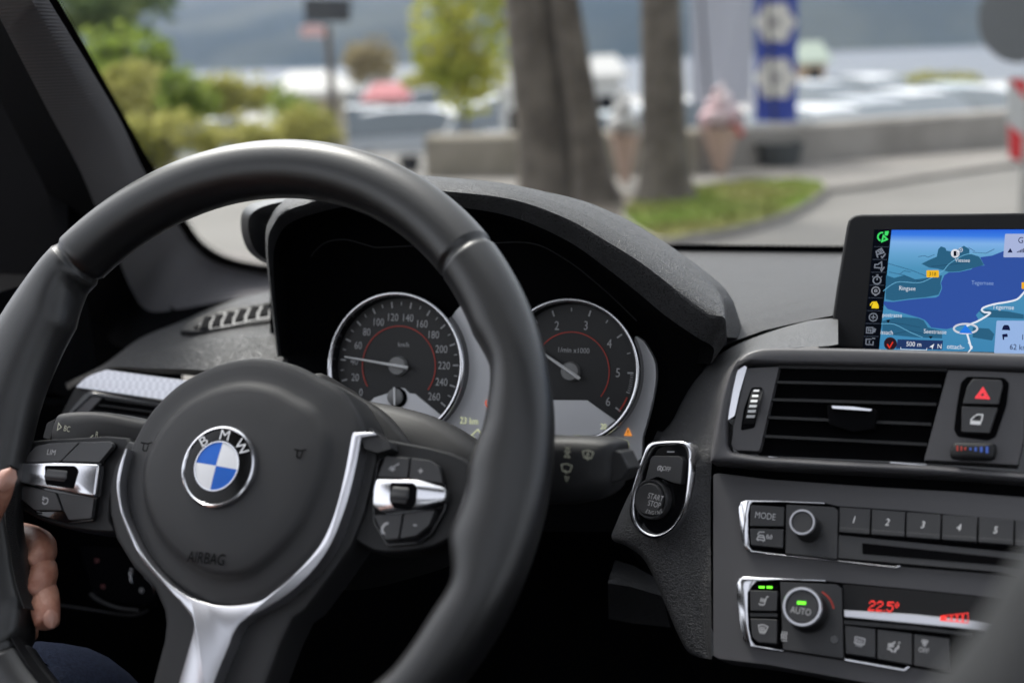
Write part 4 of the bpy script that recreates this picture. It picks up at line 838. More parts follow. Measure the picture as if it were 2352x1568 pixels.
# map: sky fading to land by height on the panel
mm=bpy.data.materials.new('screen_map'); mm.use_nodes=True; t=mm.node_tree; b=t.nodes['Principled BSDF']; tc=t.nodes.new('ShaderNodeTexCoord'); sx=t.nodes.new('ShaderNodeSeparateXYZ'); rp=t.nodes.new('ShaderNodeValToRGB')
b.inputs['Base Color'].default_value=(0,0,0,1); b.inputs['Specular IOR Level'].default_value=0; b.inputs['Emission Strength'].default_value=1
t.links.new(tc.outputs['Generated'],sx.inputs[0]); t.links.new(sx.outputs['Z'],rp.inputs[0]); t.links.new(rp.outputs[0],b.inputs['Emission Color'])
rp.color_ramp.elements[0].position=0; rp.color_ramp.elements[0].color=(*lin((62,132,176)),1); rp.color_ramp.elements[1].position=1; rp.color_ramp.elements[1].color=(*lin((34,88,214)),1)
for p_,c_ in ((.66,(78,146,186)),(.78,(104,164,208)),(.87,(126,176,230)),(.93,(60,124,226))): e=rp.color_ramp.elements.new(p_); e.color=(*lin(c_),1)
ob('map_image',MB().flat(PC,[(2048,528),(2590,526),(2590,815),(2019,803)],.0006),mm,nav)
zx=lambda x,y:(1764+x/4,392+y/4)
Z=lambda L:[zx(*p) for p in L]
ob('map_lake',MB().flat(PC,Z([(1066,1200),(1150,1205),(1300,1185),(1450,1170),(1540,1165),(1570,1150),(1600,1080),(1590,1030),(1620,960),(1660,935),(1760,930),(1870,905),(1890,880),(1990,870),(1960,820),(1950,795),(2060,780),(2160,740),(2600,735),(2600,1090),(2351,1140),(2250,1195),(2100,1220),(1960,1270),(1910,1325),(1935,1370),(1800,1420),(1740,1430),(1640,1455),(1500,1440),(1470,1400),(1440,1370),(1390,1350),(1250,1310),(1100,1270),(1062,1225)]),.0008),scr('lake',(50,82,160)),nav)
ml=[Z([(1410,855),(1480,820),(1550,790),(1565,720),(1590,695),(1630,710),(1640,735),(1700,745),(1800,690),(1850,720),(1850,760),(1940,790),(1985,865),(1880,895),(1760,925),(1660,930),(1560,900),(1480,890)]),Z([(1085,960),(1160,985),(1250,960),(1350,1000),(1450,985),(1600,960),(1585,1030),(1592,1080),(1565,1140),(1450,1162),(1300,1175),(1150,1195),(1080,1180)]),Z([(1050,1380),(1200,1340),(1380,1355),(1430,1375),(1470,1440),(1600,1470),(1600,1540),(1350,1530),(1050,1500)]),Z([(1935,1290),(2000,1275),(2200,1290),(2350,1320),(2351,1360),(2000,1345)]),Z([(1880,1440),(2030,1450),(2080,1500),(2060,1560),(1880,1530)])]
mb=MB(); [mb.flat(PC,q,.0009) for q in ml]; ob('map_woodland',mb,scr('wood',(44,96,128)),nav)
mb=MB()
for q in ([(1095,850),(1200,880),(1320,915),(1460,970)],[(1110,930),(1250,960),(1400,1020),(1480,990)],[(1210,950),(1250,920),(1310,930)],[(1380,790),(1440,780),(1470,795),(1530,770)],[(1880,750),(2000,760),(2080,720)],[(1840,705),(1900,740)],[(1500,880),(1700,860),(1850,840)],[(1090,1390),(1250,1410),(1400,1440)],[(1150,1500),(1300,1470),(1450,1500)]): mb.stroke(PC,Z(q),1.0,.0010)
ob('map_tracks',mb,scr('track',(28,62,92)),nav)
mb=MB()
for q in (crv([(1060,1105),(1130,1050),(1210,1020),(1380,1030),(1480,995),(1560,950),(1620,910),(1660,860),(1750,800),(1840,765),(2000,765)],3),crv([(1040,1405),(1160,1410),(1300,1480),(1420,1530)],3)): mb.stroke(PC,Z(q),1.4,.0011)
ob('map_roads',mb,scr('road',(110,178,214)),nav)
mb=MB(); mb.stroke(PC,Z(crv([(2420,1040),(2351,1120),(2290,1180),(2200,1205),(2080,1225),(1985,1255),(1965,1280),(1990,1300),(2040,1305),(2000,1340),(1920,1385),(1860,1410),(1815,1440),(1830,1500),(1850,1568),(1870,1640)],4)),4.2,.0012); ob('map_route',mb,scr('route',(226,232,244)),nav)
mb=MB(); mb.stroke(PC,Z(arc(1,0,360,24)and[(1815+108*math.cos(k*math.pi/12),1450+44*math.sin(k*math.pi/12)) for k in range(24)]),4.5,.0013,closed=True); ob('map_position_ring',mb,scr('ring',(205,208,220)),nav)
mb=MB(); mb.flat(PC,Z([(1755,1490),(1815,1415),(1880,1495)]),.0014); ob('map_position_arrow',mb,scr('arrow',(40,120,225)),nav)
mb=MB(); L=lambda t,x,y,h,al='c':mb.text(PC,t,*zx(x,y),h,.0014,sx=.84,al=al)
L('Viessee',1786,822,9); L('Ringsee',1280,1086,10); L('postrasse',1052,1332,9.5,'l'); L('issach',1036,1482,10,'l'); L('Seestrasse',1535,1477,10); L('Tegernse',2060,1256,10.5,'l'); ob('map_place_name',mb,scr('name',(218,224,236)),nav)
mb=MB(); L('Tegernsee',1970,1036,9.5); ob('map_lake_name',mb,scr('lakename',(130,158,208)),nav)
ob('map_road_badge',MB().prism(PC,rnd(Z([(1456,915),(1570,915),(1570,979),(1456,979)]),2),.0010,.0013),scr('badge',(240,186,40)),nav)
mb=MB(); mb.text(PC,'318',*zx(1512,948),8.5,.0016,sx=.9); ob('map_road_number',mb,scr('bt',(70,60,30)),nav)
ob('map_road_badge',MB().prism(PC,rnd(Z([(2330,1025),(2430,1025),(2430,1085),(2330,1085)]),2),.0010,.0013),M.get('x') or scr('badge2',(240,176,40)),nav)
ob('map_fuel_mark',MB().flat(PC,[(zx(1720,760)[0]+10*math.cos(k*.35),zx(1720,760)[1]+10*math.sin(k*.35)) for k in range(18)],.0015),scr('fuel',(225,228,238)),nav)
mb=MB(); mb.flat(PC,Z([(1705,738),(1732,738),(1732,785),(1705,785)]),.0017); mb.stroke(PC,Z([(1738,750),(1746,760),(1744,780)]),1.3,.0017); ob('map_fuel_pump',mb,scr('dark',(20,24,36)),nav)
mb=MB(); mb.stroke(PC,[(zx(1770,728)[0]+4.5*math.cos(k*.5),zx(1770,728)[1]+4.5*math.sin(k*.5)) for k in range(12)],1.4,.0015,closed=True); mb.stroke(PC,Z([(1762,728),(1778,728)]),1.2,.0015); mb.stroke(PC,Z([(1770,720),(1770,736)]),1.2,.0015); ob('map_plus_mark',mb,scr('plus',(205,212,230)),nav)
inf=ob('map_info_box',MB().flat(PC,rnd(Z([(2178,580),(2600,580),(2600,796),(2162,796)]),3),.0014),scr('box',(168,180,218)),nav)
mb=MB(); mb.text(PC,'G',*zx(2322,638),14,.0017); mb.flat(PC,Z([(2200,752),(2248,752),(2226,710)]),.0017); [mb.stroke(PC,Z([(2292+k*14,752),(2292+k*14,742-k*7)]),2,.0017) for k in range(5)]; ob('map_info_text',mb,M['void'] if 0 else scr('ink',(24,30,66)),inf)
inf2=ob('map_info_box',MB().flat(PC,rnd([(2289,736),(2600,738),(2600,815),(2283,812)],3),.0014),scr('box2',(150,180,226)),nav)
mb=MB(); mb.icon(PC,2311,752,20,[],fills=[[(-.9,-.6),(-.7,.2),(-.4,.6),(.4,.6),(.7,.2),(.9,-.6)]],h=.0017); mb.icon(PC,2309,773,16,[[(-.4,-.9),(-.7,.6)]],.2,.0017,fills=[[(-.7,.7),(.5,.9),(.7,.0),(-.5,-.2)]]); mb.text(PC,'1',2349,774,13,.0017); mb.text(PC,'62 km',2340,797,13,.0017,sx=.85,al='c'); ob('map_info_text',mb,scr('ink2',(24,30,66)),inf2)
ob('map_scale_box',MB().flat(PC,[(2062,779),(2166,782),(2164,803),(2058,800)],.0014),scr('scale',(36,56,100)),nav)
mb=MB(); mb.text(PC,'500 m',2099,790,11,.0017,sx=.85); mb.text(PC,'N',2158,795,11,.0017); mb.text(PC,'ottach-',2195,796,11,.0017,sx=.85); mb.flat(PC,[(2134,797),(2146,789),(2141,803),(2140,797)],.0017); mb.stroke(PC,[(2069,797),(2069,802),(2128,804),(2129,799)],1.3,.0017); mb.stroke(PC,[(2224,786),(2233,797),(2222,812)],2.6,.0017); ob('map_scale_text',mb,scr('white',(226,230,240)),nav)
ob('map_compass',MB().flat(PC,[(2045+15*math.cos(k*.35),789+15*math.sin(k*.35)) for k in range(18)],.0014),scr('comp',(44,26,34)),nav)
mb=MB(); mb.stroke(PC,[(2038,790),(2043,798),(2051,785)],3,.0017); ob('map_tick',mb,scr('tick',(214,52,36)),nav)
sb_=scr('black',(14,18,28))
for q in ([(1085,1370),(1122,1370),(1103,1402)],[(1476,1520),(1514,1520),(1495,1545)]): ob('map_pointer',MB().flat(PC,Z(q),.0017),sb_,nav)
# column of status icons
mb=MB(); I=lambda x,y,s,l,w=.09:mb.icon(PC,*zx(x,y),s,l,w=w,h=.0009)
I(1055,607,26,[arc(.75,80,250,12,-.1,0),[(-.1,-.85),(.1,.2),(.75,-.45),(-.1,-.85)],[(.3,.85),(.95,.9)],[(.3,.6),(.9,.63)],[(.3,.35),(.8,.36)]],.13); ob('light_status_icon',mb,scr('green',(70,225,110)),nav)
mb=MB(); I(1035,757,24,[[(-.5,-.9),(-.85,.3),(.1,.9),(.6,.1),(-.6,-.3)],[(.1,-.6),(.35,-.9),(.9,-.1)],[(-.5,.3),(.1,.0)],[(-.2,.7),(.2,.2)]],.12); ob('flag_status_icon',mb,scr('gi',(118,124,136)),nav)
mb=MB(); I(1022,878,23,[[(-.85,-.3),(-.85,.35),(-.3,.35),(.4,.9),(.5,-.4),(-.3,-.3),(-.85,-.3)],[(.3,-.6),(.5,-.95),(1.0,-.1)]],.11); ob('speaker_status_icon',mb,scr('gi2',(118,124,136)),nav)
mb=MB(); I(1002,1000,23,[arc(.75,0,360,16,0,-.15),[(0,.3),(0,-.1)],[(-.2,.9),(.2,.9)],[(.75,.6),(.9,.5)],[(-.75,.6),(-.9,.5)]],.12); ob('timer_status_icon',mb,scr('gi3',(118,124,136)),nav)
mb=MB(); I(990,1103,22,[arc(.8,0,360,16),arc(.25,0,360,8),[(-.2,-.95),(.2,-.95)]],.12); ob('pin_status_icon',mb,scr('gi4',(126,130,140)),nav)
mb=MB(); mb.icon(PC,*zx(985,1240),17,[],fills=[[(-.95,-.7),(-.85,.1),(-.55,.8),(.55,.8),(.85,.1),(.95,-.7)]],h=.0009); mb.stroke(PC,Z([(942,1240),(945,1225),(960,1208),(1000,1206)]),2.6,.0009); ob('traffic_status_icon',mb,scr('yel',(240,205,40)),nav)
mb=MB(); I(967,1345,21,[arc(.85,0,360,16),[(0,.5),(0,-.5)],[(-.5,0),(.5,0)]],.12); ob('compass_status_icon',mb,scr('gi5',(110,116,128)),nav)
mb=MB(); I(945,1465,21,[[(-.9,-.6),(-.9,.6),(.4,.6),(.4,-.6),(-.9,-.6)],[(-.5,-.3),(-.5,.3),(0,-.3),(0,.3)],[(.6,-.5),(.7,.5)],[(.8,-.4),(1,.4)]],.12); ob('note_status_icon',mb,scr('gi6',(110,116,128)),nav)
mb=MB(); I(940,1568,21,[[(-.9,-.7),(-.9,.5),(.2,.5)],[(-.9,-.7),(.6,-.7),(.6,.1)],[(-.2,-.4),(-.2,.2)],[(.3,.7),(1,.7)]],.12); ob('info_status_icon',mb,scr('gi7',(110,116,128)),nav)
mb=MB()
for y_ in (698,815,932,1050,1167,1285,1402,1520): x_=975-(y_-698)*.115; mb.stroke(PC,Z([(x_,y_),(x_+135,y_+2)]),.9,.0007)
ob('icon_dividers',mb,scr('div',(70,78,92)),nav)
# ------------------------------------------------------------------ driver: left hand on the wheel, arm and a knee in jeans
def J(u,v,h): return PW.hit(u,v,h)
joints={}
V_=[];E_2=[];Rr=[]
def jn(p,r,par=None):
    V_.append(Vector(p)); Rr.append(r)
    if par is not None: E_2.append((par,len(V_)-1))
    return len(V_)-1
palm=jn(J(-95,1260,-.004),.024)
wr=jn(J(-190,1400,.02),.026,palm); el=jn(Vector((-.66,.27,.72)),.042,wr); shd=jn(Vector((-.60,-.02,1.06)),.058,el)
def finger(pts,rad,par):
    P=crv([tuple(V_[par])+(Rr[par],)]+[tuple(p)+(r,) for p,r in zip(pts,rad)],3)[1:]
    k=par
    for q in P: k=jn(Vector(q[:3]),q[3],k)
pk=jn(J(-85,1215,-.014),.019,palm); pk2=jn(J(-70,1300,-.014),.020,palm); pk3=jn(J(-50,1370,-.012),.018,pk2)
finger([J(-35,1225,-.032),J(40,1232,-.034),J(92,1248,-.024),J(94,1282,-.016),J(66,1306,-.010)],[.0108,.0098,.0092,.0086,.0072],pk)
finger([J(-30,1288,-.034),J(45,1288,-.034),J(94,1302,-.020),J(95,1335,-.010),J(70,1376,-.004)],[.0110,.0100,.0094,.0088,.0075],pk2)
finger([J(-15,1350,-.032),J(50,1342,-.032),J(95,1352,-.016),J(104,1396,-.006),J(110,1440,-.003)],[.0104,.0096,.0090,.0088,.0068],pk3)
pk4=jn(J(-45,1425,-.008),.016,pk3)
finger([J(-10,1420,-.028),J(35,1428,-.034),J(58,1446,-.032),J(60,1462,-.03)],[.009,.0085,.008,.007],pk4)
th=jn(J(-85,1235,.016),.018,palm)
finger([J(-52,1190,.027),J(-16,1130,.030),J(4,1092,.0295)],[.0125,.0108,.0086],th)
me=bpy.data.meshes.new('person'); me.from_pydata(V_,E_2,[]); per=bpy.data.objects.new('person',me); COL.objects.link(per)
md=per.modifiers.new('skin','SKIN'); md.use_smooth_shade=True; md.branch_smoothing=.5
for i,sv_ in enumerate(me.skin_vertices[0].data if me.skin_vertices else []): pass
def skinset(o,rad,root=0):
    bm=bmesh.new(); bm.from_mesh(o.data); lay=bm.verts.layers.skin.verify(); bm.verts.ensure_lookup_table()
    for i,v in enumerate(bm.verts): v[lay].radius=(rad[i],rad[i]); v[lay].use_root=(i==root)
    bm.to_mesh(o.data); bm.free()
skinset(per,Rr,0)
sb=per.modifiers.new('sub','SUBSURF'); sb.levels=2; sb.render_levels=2
me.materials.append(M['skin'])
tag(per,'left hand of the driver gripping the wheel rim, blue jeans on the knee','person')
mb=MB(); 
def nail(u,v,h,sx,sy,tilt):
    c=PW.loc(u,v,h); q=[PW.pt(c[0]+sx*math.cos(a),c[1]+sy*math.sin(a),h+.0006*math.cos(2*a)) for a in [k*math.pi/8 for k in range(16)]]
    return q
tip=J(112,1420,-.0015)
def nailpatch(c,n,along,w,l):
    n=Vector(n).normalized(); y=(Vector(along)-n*Vector(along).dot(n)).normalized(); x=n.cross(y); rows=[]
    for j in range(5):
        t_=-1+2*j/4; ww=w*max(.12,(1-(abs(t_)*.97)**2.6))**.5; rows.append([Vector(c)+x*(ww*s_)+y*(l*t_)-n*(w*.45*s_*s_+l*.12*t_*t_) for s_ in (-1,-.6,-.2,.2,.6,1)])
    return rows
mb.loft(nailpatch(J(119,1420,.0015),PW.n*.8+RT*.75,J(110,1440,0)-J(104,1396,0),.0040,.0050)); ob('fingernail',mb,M['nail'],None,sharp=80).parent=per
mb=MB(); mb.loft(nailpatch(J(10,1098,.0372),PW.n+RT*.35,J(4,1092,0)-J(-16,1130,0),.0056,.0065)); ob('fingernail',mb,M['nail'],None,sharp=80).parent=per
kc=atd(20,1755,.80)
mb=MB(); pth=[Vector((-.42,-.12,.50)),Vector((-.42,.08,.56)),Vector((-.40,.28,.62)),kc+Vector((0,-.03,-.005)),kc,kc+Vector((.0,.045,-.02)),kc+Vector((0,.07,-.10)),kc+Vector((0,.09,-.24))]
pth=crv([tuple(p) for p in pth],5); n=len(pth); rr=[.098-.028*min(1,i/(n*.5))-.012*max(0,(i-n*.6)/(n*.4)) for i in range(n)]
mb.tube(pth,rr,24); jo=ob('jeans',mb,M['jeans'],None,sharp=80); jo.parent=per
# ------------------------------------------------------------------ passenger seat edge close to the camera
st_c=atd(2560,1800,.235)
mb=MB(); cs=[]
sd=.235
sh_=[(2460,1150),(2350,1262),(2300,1330),(2262,1400),(2215,1470),(2160,1540),(2100,1620),(2020,1760)]
def srow(du,dd,f): return crv([tuple(atd(u+du,v+du*.55,sd+dd)) for u,v in sh_],5)
mb.loft([srow(60,.10,0),srow(18,.055,0),srow(0,.025,0),srow(14,.004,0),srow(60,-.008,0),srow(130,-.014,0),srow(400,-.02,0),srow(900,-.02,0)])
seat=ob('passenger_seat',mb,M['seat'],None,'blurred dark grey rounded seat edge in the lower right foreground','car seat',sharp=80)
# ------------------------------------------------------------------ outside: ground, road, pavement, grass, lake, hills
def G(u,v,z=0.0): return atz(u,v,z)
M['asphalt']=mat('asphalt',(.128,.122,.112),.85,spec=.3,bump=('noise',40,.3,.01),var=((.152,.145,.134),.9))
M['paving']=mat('paving',(.155,.145,.132),.85,spec=.3,var=((.185,.172,.158),2.5),bump=('noise',60,.2,.005))
M['kerb']=mat('kerb_stone',(.20,.185,.17),.85,var=((.26,.24,.22),6))
M['grass']=mat('grass',(.25,.35,.055),.9,var=((.29,.28,.085),1.4),bump=('noise',90,.9,.03))
M['gravel']=mat('parking_ground',(.30,.29,.28),.9,var=((.36,.35,.33),1.2))
M['water']=mat('lake_water',(.10,.11,.12),.6,spec=.3,bump=('noise',1.2,.4,.2))
M['hill']=mat('hill_forest',(.012,.024,.020),.95,spec=.1,var=((.055,.062,.045),.016))
M['stone']=mat('wall_stone',(.175,.155,.12),.9,var=((.235,.21,.17),3.5),bump=('noise',25,.5,.02))
M['bark']=mat('bark',(.058,.047,.036),.9,var=((.105,.088,.070),5),bump=('noise',18,.9,.03))
M['leafg']=mat('leaf_green',(.14,.20,.035),.8,spec=.1,var=((.26,.32,.07),2.2))
M['leafy']=mat('leaf_yellow_green',(.26,.30,.05),.8,spec=.1,var=((.44,.42,.09),2.2))
M['leafd']=mat('leaf_dark',(.05,.08,.035),.8,spec=.1,var=((.13,.16,.06),2))
M['leafo']=mat('leaf_olive',(.23,.23,.06),.8,spec=.1,var=((.38,.36,.12),2.2))
M['leafb']=mat('leaf_brown',(.22,.18,.10),.8,spec=.1,var=((.32,.27,.15),2.5))
for k in ('leafg','leafy','leafd','leafo','leafb'):
    t=M[k].node_tree; b=t.nodes['Principled BSDF']; o_=[n for n in t.nodes if n.type=='OUTPUT_MATERIAL'][0]; q=t.nodes.new('ShaderNodeBsdfTranslucent'); mx=t.nodes.new('ShaderNodeMixShader'); mx.inputs[0].default_value=.5
    src=b.inputs['Base Color'].links[0].from_socket; t.links.new(src,q.inputs['Color']); t.links.new(b.outputs[0],mx.inputs[1]); t.links.new(q.outputs[0],mx.inputs[2]); t.links.new(mx.outputs[0],o_.inputs['Surface'])
def edge_y(x): return 12.6+.75*max(0,x+2.2)
def gz(x,y):
    d=y-edge_y(x)
    if d<=0: z=0
    elif d<1.2: z=-1.75*(d/1.2)
    elif d<45: z=-1.75
    elif d<110: z=-1.75-9.25*(d-45)/65
    else: z=-11
    return z
ys=[-40,-10,0,5,8,10,11,12,12.6,13,13.5,14,14.5,15,16,17,18,20,24,30,40,60,80,100,130,170,300,600,1200,2600]
xs_=[-2600,-900,-400,-200,-100,-60,-40,-30,-24,-20,-17,-15,-13,-12,-11,-10,-9,-8,-7,-6,-5,-4,-3,-2,-1,0,1,2,3,4,5,6,8,10,14,20,40,100,400,1200]
mb=MB(); mb.loft([[Vector((x,y,gz(x,y)-.004)) for x in xs_] for y in ys]); ob('road',mb,M['asphalt'],None,kind='structure',sharp=80)
mb=MB(); mb.loft([[Vector((x,edge_y(x)+d,-1.74)) for x in (-40,-20,-10,-5,-2.2,0,3,6,10,20)] for d in (1.25,10,25,44.5)]); ob('parking_ground',mb,M['gravel'],None,kind='structure')
mb=MB(); mb.loft([[Vector((x,y,-8.0)) for x in (-900,-200,0,200,900)] for y in (95,180,300,420,700)]); ob('lake',mb,M['water'],None,kind='structure')
def slab(pts,z0,z1,name,m):
    mb=MB(); p=[(q[0],q[1]) for q in pts]
    if area(p)<0: p=p[::-1]
    N=len(p); mb.add([Vector((a,b,z0)) for a,b in p]+[Vector((a,b,z1)) for a,b in p],[(i,(i+1)%N,N+(i+1)%N,N+i) for i in range(N)]+[tuple(range(N,2*N))]); return ob(name,mb,m,None,kind='structure')
pv=[G(900,452),G(1450,452),G(1590,447),G(1880,446),G(2000,432),G(2100,416),G(2300,387),G(2700,345),G(2700,318),G(2300,340),G(1864,383),G(1590,402),G(1200,414),G(900,420)]
slab(pv,-.02,.03,'pavement',M['paving'])
gr_o=crv([G(1425,505),G(1500,470),G(1590,446),G(1700,433),G(1840,428),G(1896,440),G(1872,470),G(1800,508),G(1700,538),G(1600,556),G(1500,566)],4,True)
gi=[(p[0],p[1]) for p in gr_o]
slab([Vector(p) for p in gr_o],-.02,.045,'kerb',M['kerb'])
cgx=sum(p[0] for p in gr_o)/len(gr_o); cgy=sum(p[1] for p in gr_o)/len(gr_o)
gin=[Vector((cgx+(p[0]-cgx)*.965,cgy+(p[1]-cgy)*.965,0)) for p in gr_o]
slab(gin,.0,.055,'lawn',M['grass'])
slab(crv([G(1150,470),G(1200,436),G(1400,428),G(1580,444),G(1610,470),G(1480,500),G(1300,500)],4,True),-.02,.012,'soil',mat('soil',(.085,.068,.05),.95,var=((.13,.11,.085),4)))
# blades on the lawn
mb=MB()
def inpoly(x,y,P):
    c=False
    for i in range(len(P)):
        a,b=P[i-1],P[i]
        if (a.y>y)!=(b.y>y) and x<(b.x-a.x)*(y-a.y)/(b.y-a.y)+a.x: c=not c
    return c
x0,x1=min(p.x for p in gin),max(p.x for p in gin); y0,y1=min(p.y for p in gin),max(p.y for p in gin)
k=0
while k<2600:
    x,y=random.uniform(x0,x1),random.uniform(y0,y1)
    if not inpoly(x,y,gin): continue
    k+=1; a=random.uniform(0,6.28); w=.02; h=random.uniform(.015,.04); d=Vector((math.cos(a)*w,math.sin(a)*w,0)); p=Vector((x,y,.054)); mb.add([p-d,p+d,p+d*.3+Vector((random.uniform(-.03,.03),random.uniform(-.03,.03),h))],[(0,1,2)])
ob('grass',mb,M['grass'],None,kind='stuff')
# hills beyond the lake
def hz_(x,y):
    d=(y-430)/1500
    h=-9+ (150*max(0,d)**.6)*(1+.18*math.sin(x*.0031+1)+.12*math.sin(x*.0083)+.06*math.sin(x*.021+y*.01))
    return min(h+4*math.sin(x*.045+y*.03)*min(1,max(0,d)*6),118)
mb=MB(); hx=[-2600+i*70 for i in range(62)]; hy=[395+14*math.sin(0)]+[430,445,470,500,550,620,700,800,900,1050,1200,1400,1600,1900,2200]
mb.loft([[Vector((x,y+18*math.sin(x*.013)+ (x+300)*-.05,(-9 if j==0 else hz_(x,y)))) for x in hx] for j,y in enumerate(hy)]); ob('hills',mb,M['hill'],None,kind='structure',sharp=80)
# ------------------------------------------------------------------ plants
def leaves(mb,c,rad,n,size,clumps=14,flat=1.0,seed=0,hollow=.35):
    rg=random.Random(seed); cl=[]
    for k in range(clumps):
        while True:
            p=Vector((rg.uniform(-1,1),rg.uniform(-1,1),rg.uniform(-1,1)))
            if hollow<p.length<1: break
        cl.append((p,rg.uniform(.22,.42)))
    for k in range(n):
        p,s=rg.choice(cl); q=p+Vector((rg.gauss(0,s),rg.gauss(0,s),rg.gauss(0,s)*.8))
        if q.length>1.25: q=q.normalized()*1.2
        o=Vector(c)+Vector((q.x*rad[0],q.y*rad[1],q.z*rad[2])); a=Vector((rg.gauss(0,1),rg.gauss(0,1),rg.gauss(0,.6))).normalized(); b=a.cross(Vector((rg.gauss(0,1),rg.gauss(0,1),rg.gauss(0,1)))).normalized()
        l=size*rg.uniform(.6,1.3); mb.add([o-a*l,o+b*l*.5,o+a*l,o-b*l*.5],[(0,1,2,3)])
    return cl
def limb(mb,p0,p1,r0,r1,seed,wob=.06):
    rg=random.Random(seed); p0=Vector(p0); p1=Vector(p1); L=(p1-p0).length; pts=[]
    for k in range(6):
        t_=k/5; w=wob*L*math.sin(t_*math.pi); pts.append(p0.lerp(p1,t_)+Vector((rg.uniform(-1,1)*w,rg.uniform(-1,1)*w,0)))
    P=crv([tuple(p) for p in pts],3); n=len(P); mb.tube(P,[r0+(r1-r0)*i/(n-1) for i in range(n)],10)
def bush(name,u,v,dist,ru,rv,leaf,label,n=700,group=None,cat='bush',zb=None,seed=0,size=None,trunk=True,dr=1.0):
    """plant whose crown centre is seen at (u,v), ru/rv its radii on the picture grid"""
    c=atd(u,v,dist); k=dist/F; r=(ru*k,ru*k*dr,rv*k); zb=zb if zb is not None else gz(c.x,c.y)
    t_=thing(name,label,cat,(c.x,c.y,zb),group); mb=MB(); leaves(mb,c,r,int(n*1.6),size or max(ru,rv)*k*.16,seed=seed); ob('crown' if cat=='tree' else 'foliage',mb,leaf,t_,sharp=20)
    mb=MB(); top=c.z+r[2]*.5; limb(mb,(c.x,c.y,zb-.05),(c.x+.02,c.y,top),max(.02,r[0]*.09),.012,seed,.03)
    for q in range(5):
        a=q*1.3+seed; limb(mb,(c.x,c.y,max(zb+.1,c.z-r[2]*.6)+q*r[2]*.15),(c.x+r[0]*.7*math.cos(a),c.y+r[0]*.7*math.sin(a),c.z+r[2]*(.1+.12*q)),max(.012,r[0]*.05),.006,seed+q)
    ob('trunk' if cat=='tree' else 'stem',mb,M['bark'],t_)
    return t_
# roadside trees
def bigtree(u0,u1,ub0,ub1,vb,label,seed,lean=0):
    b=G((ub0+ub1)/2,vb); d=(b-EYE).dot(FW); k=d/F; t_=thing('tree',label,'tree',b,'roadside trees')
    p1=atd((u0+u1)/2,0,d); rt=(u1-u0)/2*k; rb=(ub1-ub0)/2*k; dirv=(p1-b)/(p1.z-b.z); dirv.y*=.2
    mb=MB(); rg=random.Random(seed); rings=[]; H=6.4; n=30
    for i in range(n+1):
        z=-.05+H*i/n; f=max(0,min(1,z/max(.1,p1.z))); r=rb+(rt-rb)*f**.6 if z<p1.z else rt*max(.3,1-(z-p1.z)*.13)
        if z<.35: r*=1+.35*(1-z/.35)**2
        c=b+dirv*z; rings.append([c+Vector((math.cos(a)*r*(1+.05*math.sin(3*a+seed)+.03*math.sin(7*a+z*2)),math.sin(a)*r*(1+.05*math.cos(2*a+z)),0)) for a in [2*math.pi*q/20 for q in range(20)]])
    mb.loft(rings,closed=True); ob('trunk',mb,M['bark'],t_,sharp=80)
    mb=MB()
    for q in range(5):
        a=q*1.26+seed; z=4.2+.4*q; c=b+dirv*z; limb(mb,c,c+Vector((1.5*math.cos(a),1.5*math.sin(a),1.1)),.06,.015,seed+q)
    ob('limbs',mb,M['bark'],t_)
    mb=MB(); leaves(mb,b+dirv*6.6,(1.5,1.5,1.3),420,.13,seed=seed); ob('crown',mb,M['leafy'],t_)
bigtree(1184,1292,1200,1330,462,'thick grey brown roadside trunk left of its thinner neighbour',3)
bigtree(1286,1350,1322,1420,466,'slimmer brown roadside trunk leaning against the thick left trunk',4)
bigtree(1491,1580,1470,1590,476,'straight dark roadside trunk standing alone beside the grass verge',5)
bush('young_tree',1062,85,20,95,150,M['leafy'],'loose yellow green young tree left of the thick trunks',1100,cat='tree',seed=11,size=.10)
bush('tree',265,15,24,110,75,M['leafd'],'dark green tree crown at the top beside the windscreen pillar',900,cat='tree',seed=12,zb=-1.75)
bush('bush',285,140,17,95,85,M['leafg'],'bright green bush beside the upper part of the windscreen pillar',900,seed=13,group='bushes left of the sign',zb=-1.75)
bush('bush',345,225,16,110,70,M['leafo'],'broad olive bush low beside the windscreen pillar',900,seed=14,group='bushes left of the sign',zb=-1.75)
bush('bush',432,225,15,62,62,M['leafg'],'dark green rounded bush in front of the olive hedge',600,seed=15,group='bushes left of the sign',zb=-1.75)
bush('bush',545,215,18,75,50,M['leafo'],'yellow olive bush just left of the white canopy',700,seed=16,group='bushes left of the sign',zb=-1.75)
bush('bush',665,262,14,48,60,M['leafg'],'small green bush in front of the white canopy',500,seed=17,group='bushes left of the sign',zb=-1.75)
bush('bush',700,300,13,75,48,M['leafo'],'low olive bush at the foot of the sign post',500,seed=18,group='bushes left of the sign',zb=-1.0)
bush('bush',380,320,12,95,60,M['leafo'],'low pale olive bush above the left of the wheel rim',600,seed=19,group='bushes left of the sign',zb=-.6)
bush('bush',560,310,12,80,45,M['leafo'],'low thin bush over the crest of the wheel rim',420,seed=23,group='bushes left of the sign',zb=-.6)
bush('tree',852,140,42,52,58,M['leafb'],'small brown tree left of the red kiosk roof',700,cat='tree',seed=20)
bush('bush',990,190,52,60,24,M['leafo'],'low olive shrub right of the red kiosk roof',400,seed=24)
bush('bush',2150,192,52,78,24,M['leafo'],'wide yellow shrub by the lake behind the right parked cars',700,seed=21)
bush('bush',2020,190,54,62,12,M['leafo'],'low narrow yellow shrub by the lake left of the wide one',400,seed=22)
